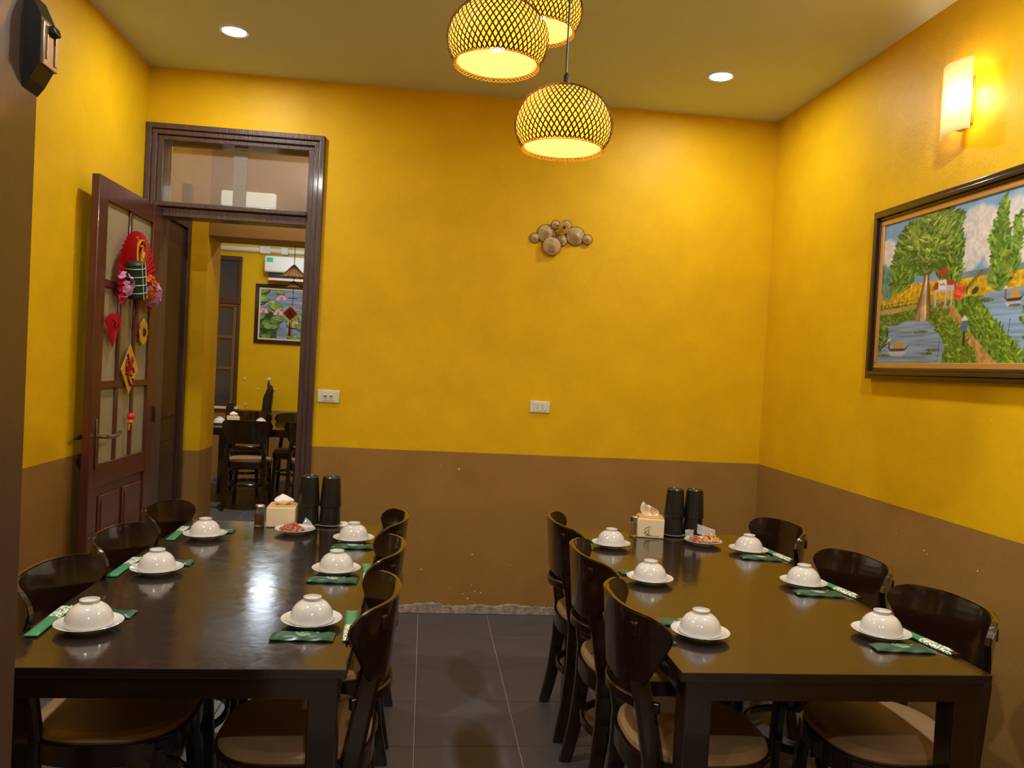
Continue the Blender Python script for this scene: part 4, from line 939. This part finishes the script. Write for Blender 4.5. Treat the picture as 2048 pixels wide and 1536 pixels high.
# lotus painting
WL,HL=.95,.60
lp=thing('lotus_painting','framed painting of pink lotus flowers on green pads, seen through the doorway','painting',(-1.952,BY-.003,1.63))
cv=Cv(260,165,WL/HL,1.0); U,V=cv.U,cv.V; sh=U.shape; n1=lat(sh,30,20,31); n2=lat(sh,80,60,32); cv.put(U*0+1,(130,150,175),lat(sh,8,50,33),.18)
rr=np.random.default_rng(5)
cv.put(np.clip((V>.45)*(U<.35)*1.0,0,1),(45,85,50),n1,.4)
for k in range(46):
    x,y=rr.random()*1.58,rr.random()
    if abs((x-.62)*.7-(y-.55)*-.6)<.10 and k%3: continue
    a=.07+.07*rr.random(); g=rr.random(); an=rr.normal()*.4; cv.put(cv.ell(x,y+.02,a*1.05,a*.62,an),(25,60,35),n1,.3); cv.put(cv.ell(x,y,a,a*.55,an),(75+90*g,125+60*g,50+30*g),n1,.3)
    for q in range(4): cv.put(cv.line([(x,y),(x+a*.8*math.cos(q*1.6+g),y+a*.45*math.sin(q*1.6+g))],.004),(160,190,90))
def lotus(x,y,s):
    for q in range(9):
        a=PI*(1.0+q/8*1.0); cv.put(cv.ell(x+s*.55*math.cos(a),y+s*.5*math.sin(a)+s*.1,s*.45,s*.14,a),(240,190-12*(q%3),205),n2,.08)
    cv.put(cv.ell(x,y-s*.1,s*.2,s*.32),(215,80,120)); cv.put(cv.ell(x,y+s*.1,s*.3,s*.12),(225,110,150))
for x,y,s in ((.42,.20,.10),(.09,.47,.10),(.37,.49,.10),(.90,.45,.10),(.70,.66,.06),(1.2,.3,.1),(1.35,.7,.09)): lotus(x,y,s)
canvas(cv,WL,HL,lp,Matrix.Translation((0,-.012,0))); frame_parts(lp,WL,HL,.043,Matrix.Identity(4),mat('dark_wood_frame',srgb(50,30,22),.35),False,.03)
b=BM(); g=.018
box(b,0,WL,-.018,0,HL-g,HL);box(b,0,WL,-.018,0,0,g);box(b,0,g,-.018,0,g,HL-g);box(b,WL-g,WL,-.018,0,g,HL-g); obj('cream_slip',b,M_cream,lp)
b=BM(); box(b,.01,WL-.01,-.009,-.001,.01,HL-.01); obj('backing_board',b,M_bamboo,lp)
# covered pole
um=thing('folded_umbrella','black folded umbrella with white knob standing against the far wall','umbrella',(-1.80,9.28,0))
b=BM(); tube(b,[(0,-.02,0.02),(0,0,.3),(.0,.0,.7),(.01,.01,.95),(.035,.02,1.05),(.04,.03,1.10)],[.02,.045,.055,.052,.04,.012],12,sq=None); obj('folded_canopy',b,M_black,um)
b=BM(); tube(b,[(0,-.02,0),(0,-.02,.04)],.008,8); tube(b,[(.005,.02,.95),(.012,.03,1.15)],.008,8); obj('shaft',b,M_black,um)
b=BM(); bmesh.ops.create_uvsphere(b,u_segments=16,v_segments=10,radius=.024,matrix=Matrix.Translation((.013,.03,1.17))); obj('knob',b,M_white,um)
for k,(x,z) in enumerate(((-2.08,1.16),(-1.92,1.05),(-2.06,.865),(-1.73,1.055))):
    b=BM(); lathe(b,[(0,.012),(.012,.009),(.014,0)],12,Matrix.Rotation(PI/2,4,'X')); o=obj('wall_peg',b,M_cream,loc=(x,BY,z)); tag(o,('leftmost upper','second upper','lowest','rightmost')[k]+' small round cream peg on the far yellow wall near the umbrella','peg','pegs on the far wall')
# mobile with conical hats
mb=thing('conical_hat_mobile','hanging mobile of two straw conical hats and a red diamond charm in the doorway beyond','mobile',(-.915,5.46,PZ))
b=BM(); tube(b,[(0,0,0),(0,0,-.60)],.0022,5); obj('cord',b,M_dred,mb)
for (z,R,h) in ((-.135,.086,.088),(-.247,.054,.045)):
    b=BM(); n=40; lathe(b,[(0,z),(R*.12,z-h*.08),(R*.5,z-h*.5),(R,z-h),(R*.97,z-h-.001),(R*.45,z-h*.52),(0,z-.008)],n); hh=obj('conical_hat',b,M_straw,mb)
    b=BM()
    for q in range(20): a=2*PI*q/20; tube(b,[(R*.08*math.cos(a),R*.08*math.sin(a),z-h*.05),(R*1.0*math.cos(a),R*math.sin(a),z-h+.001)],.0012,4)
    obj('ribs',b,M_brim,hh,kind='stuff')
b=BM(); tube(b,[(-.03,0,-.365),(.03,0,-.365)],.003,6); obj('cross_bar',b,M_black,mb)
b=BM(); s=.056; Mt=Matrix.Translation((-.012,0,-.468))@Matrix.Rotation(PI/2,4,'X'); prism(b,[(0,-s),(s,0),(0,s),(-s,0)],-.004,.004,Mt); dd=obj('diamond_charm',b,M_gold,mb,smooth=False)
b=BM(); s=.046; prism(b,[(0,-s),(s,0),(0,s),(-s,0)],-.005,.0055,Mt); obj('red_field',b,M_dred,dd,smooth=False)
b=BM(); strokes(b,[[(-.03,-.45),(-.015,-.445),(.005,-.45)],[(-.012,-.445),(-.02,-.47),(-.03,-.485)],[(-.015,-.465),(.0,-.47),(.006,-.49),(-.012,-.488)]],.003,y=-.008); obj('gold_sign',b,M_brim,dd)
b=BM(); tube(b,[(-.013,0,-.525),(-.013,0,-.56),(-.013,0,-.62)],[.003,.007,.008],8); obj('tassel',b,M_dred,mb)
# things on the far table
bowl('upturned white bowl on the far table, seen over the chair back',(-1.60,8.02,FTZ+.0128),'upturned rice bowls'); saucer('white saucer under the bowl on the far table',(-1.60,8.02,FTZ),'saucers on the dining tables')
bowl('upturned white bowl at the right of the far table, by the door jamb',(-1.10,7.92,FTZ+.0128),'upturned rice bowls'); saucer('white saucer at the right of the far table, by the door jamb',(-1.10,7.92,FTZ),'saucers on the dining tables')
saucer('white saucer at the left corner of the far table',(-1.98,7.95,FTZ),'saucers on the dining tables')
bowl('upturned white bowl at the left corner of the far table',(-1.98,7.95,FTZ+.0128),'upturned rice bowls')
cup('lower black cup of the stack on the far table',(-1.95,8.22,FTZ+.0005)); cup('upper black cup of the stack on the far table',(-1.95,8.22,FTZ+.0785))
tissue_box('white tissue box on the far table, beside the black cups',(-1.86,7.98,FTZ),.3,'blob')
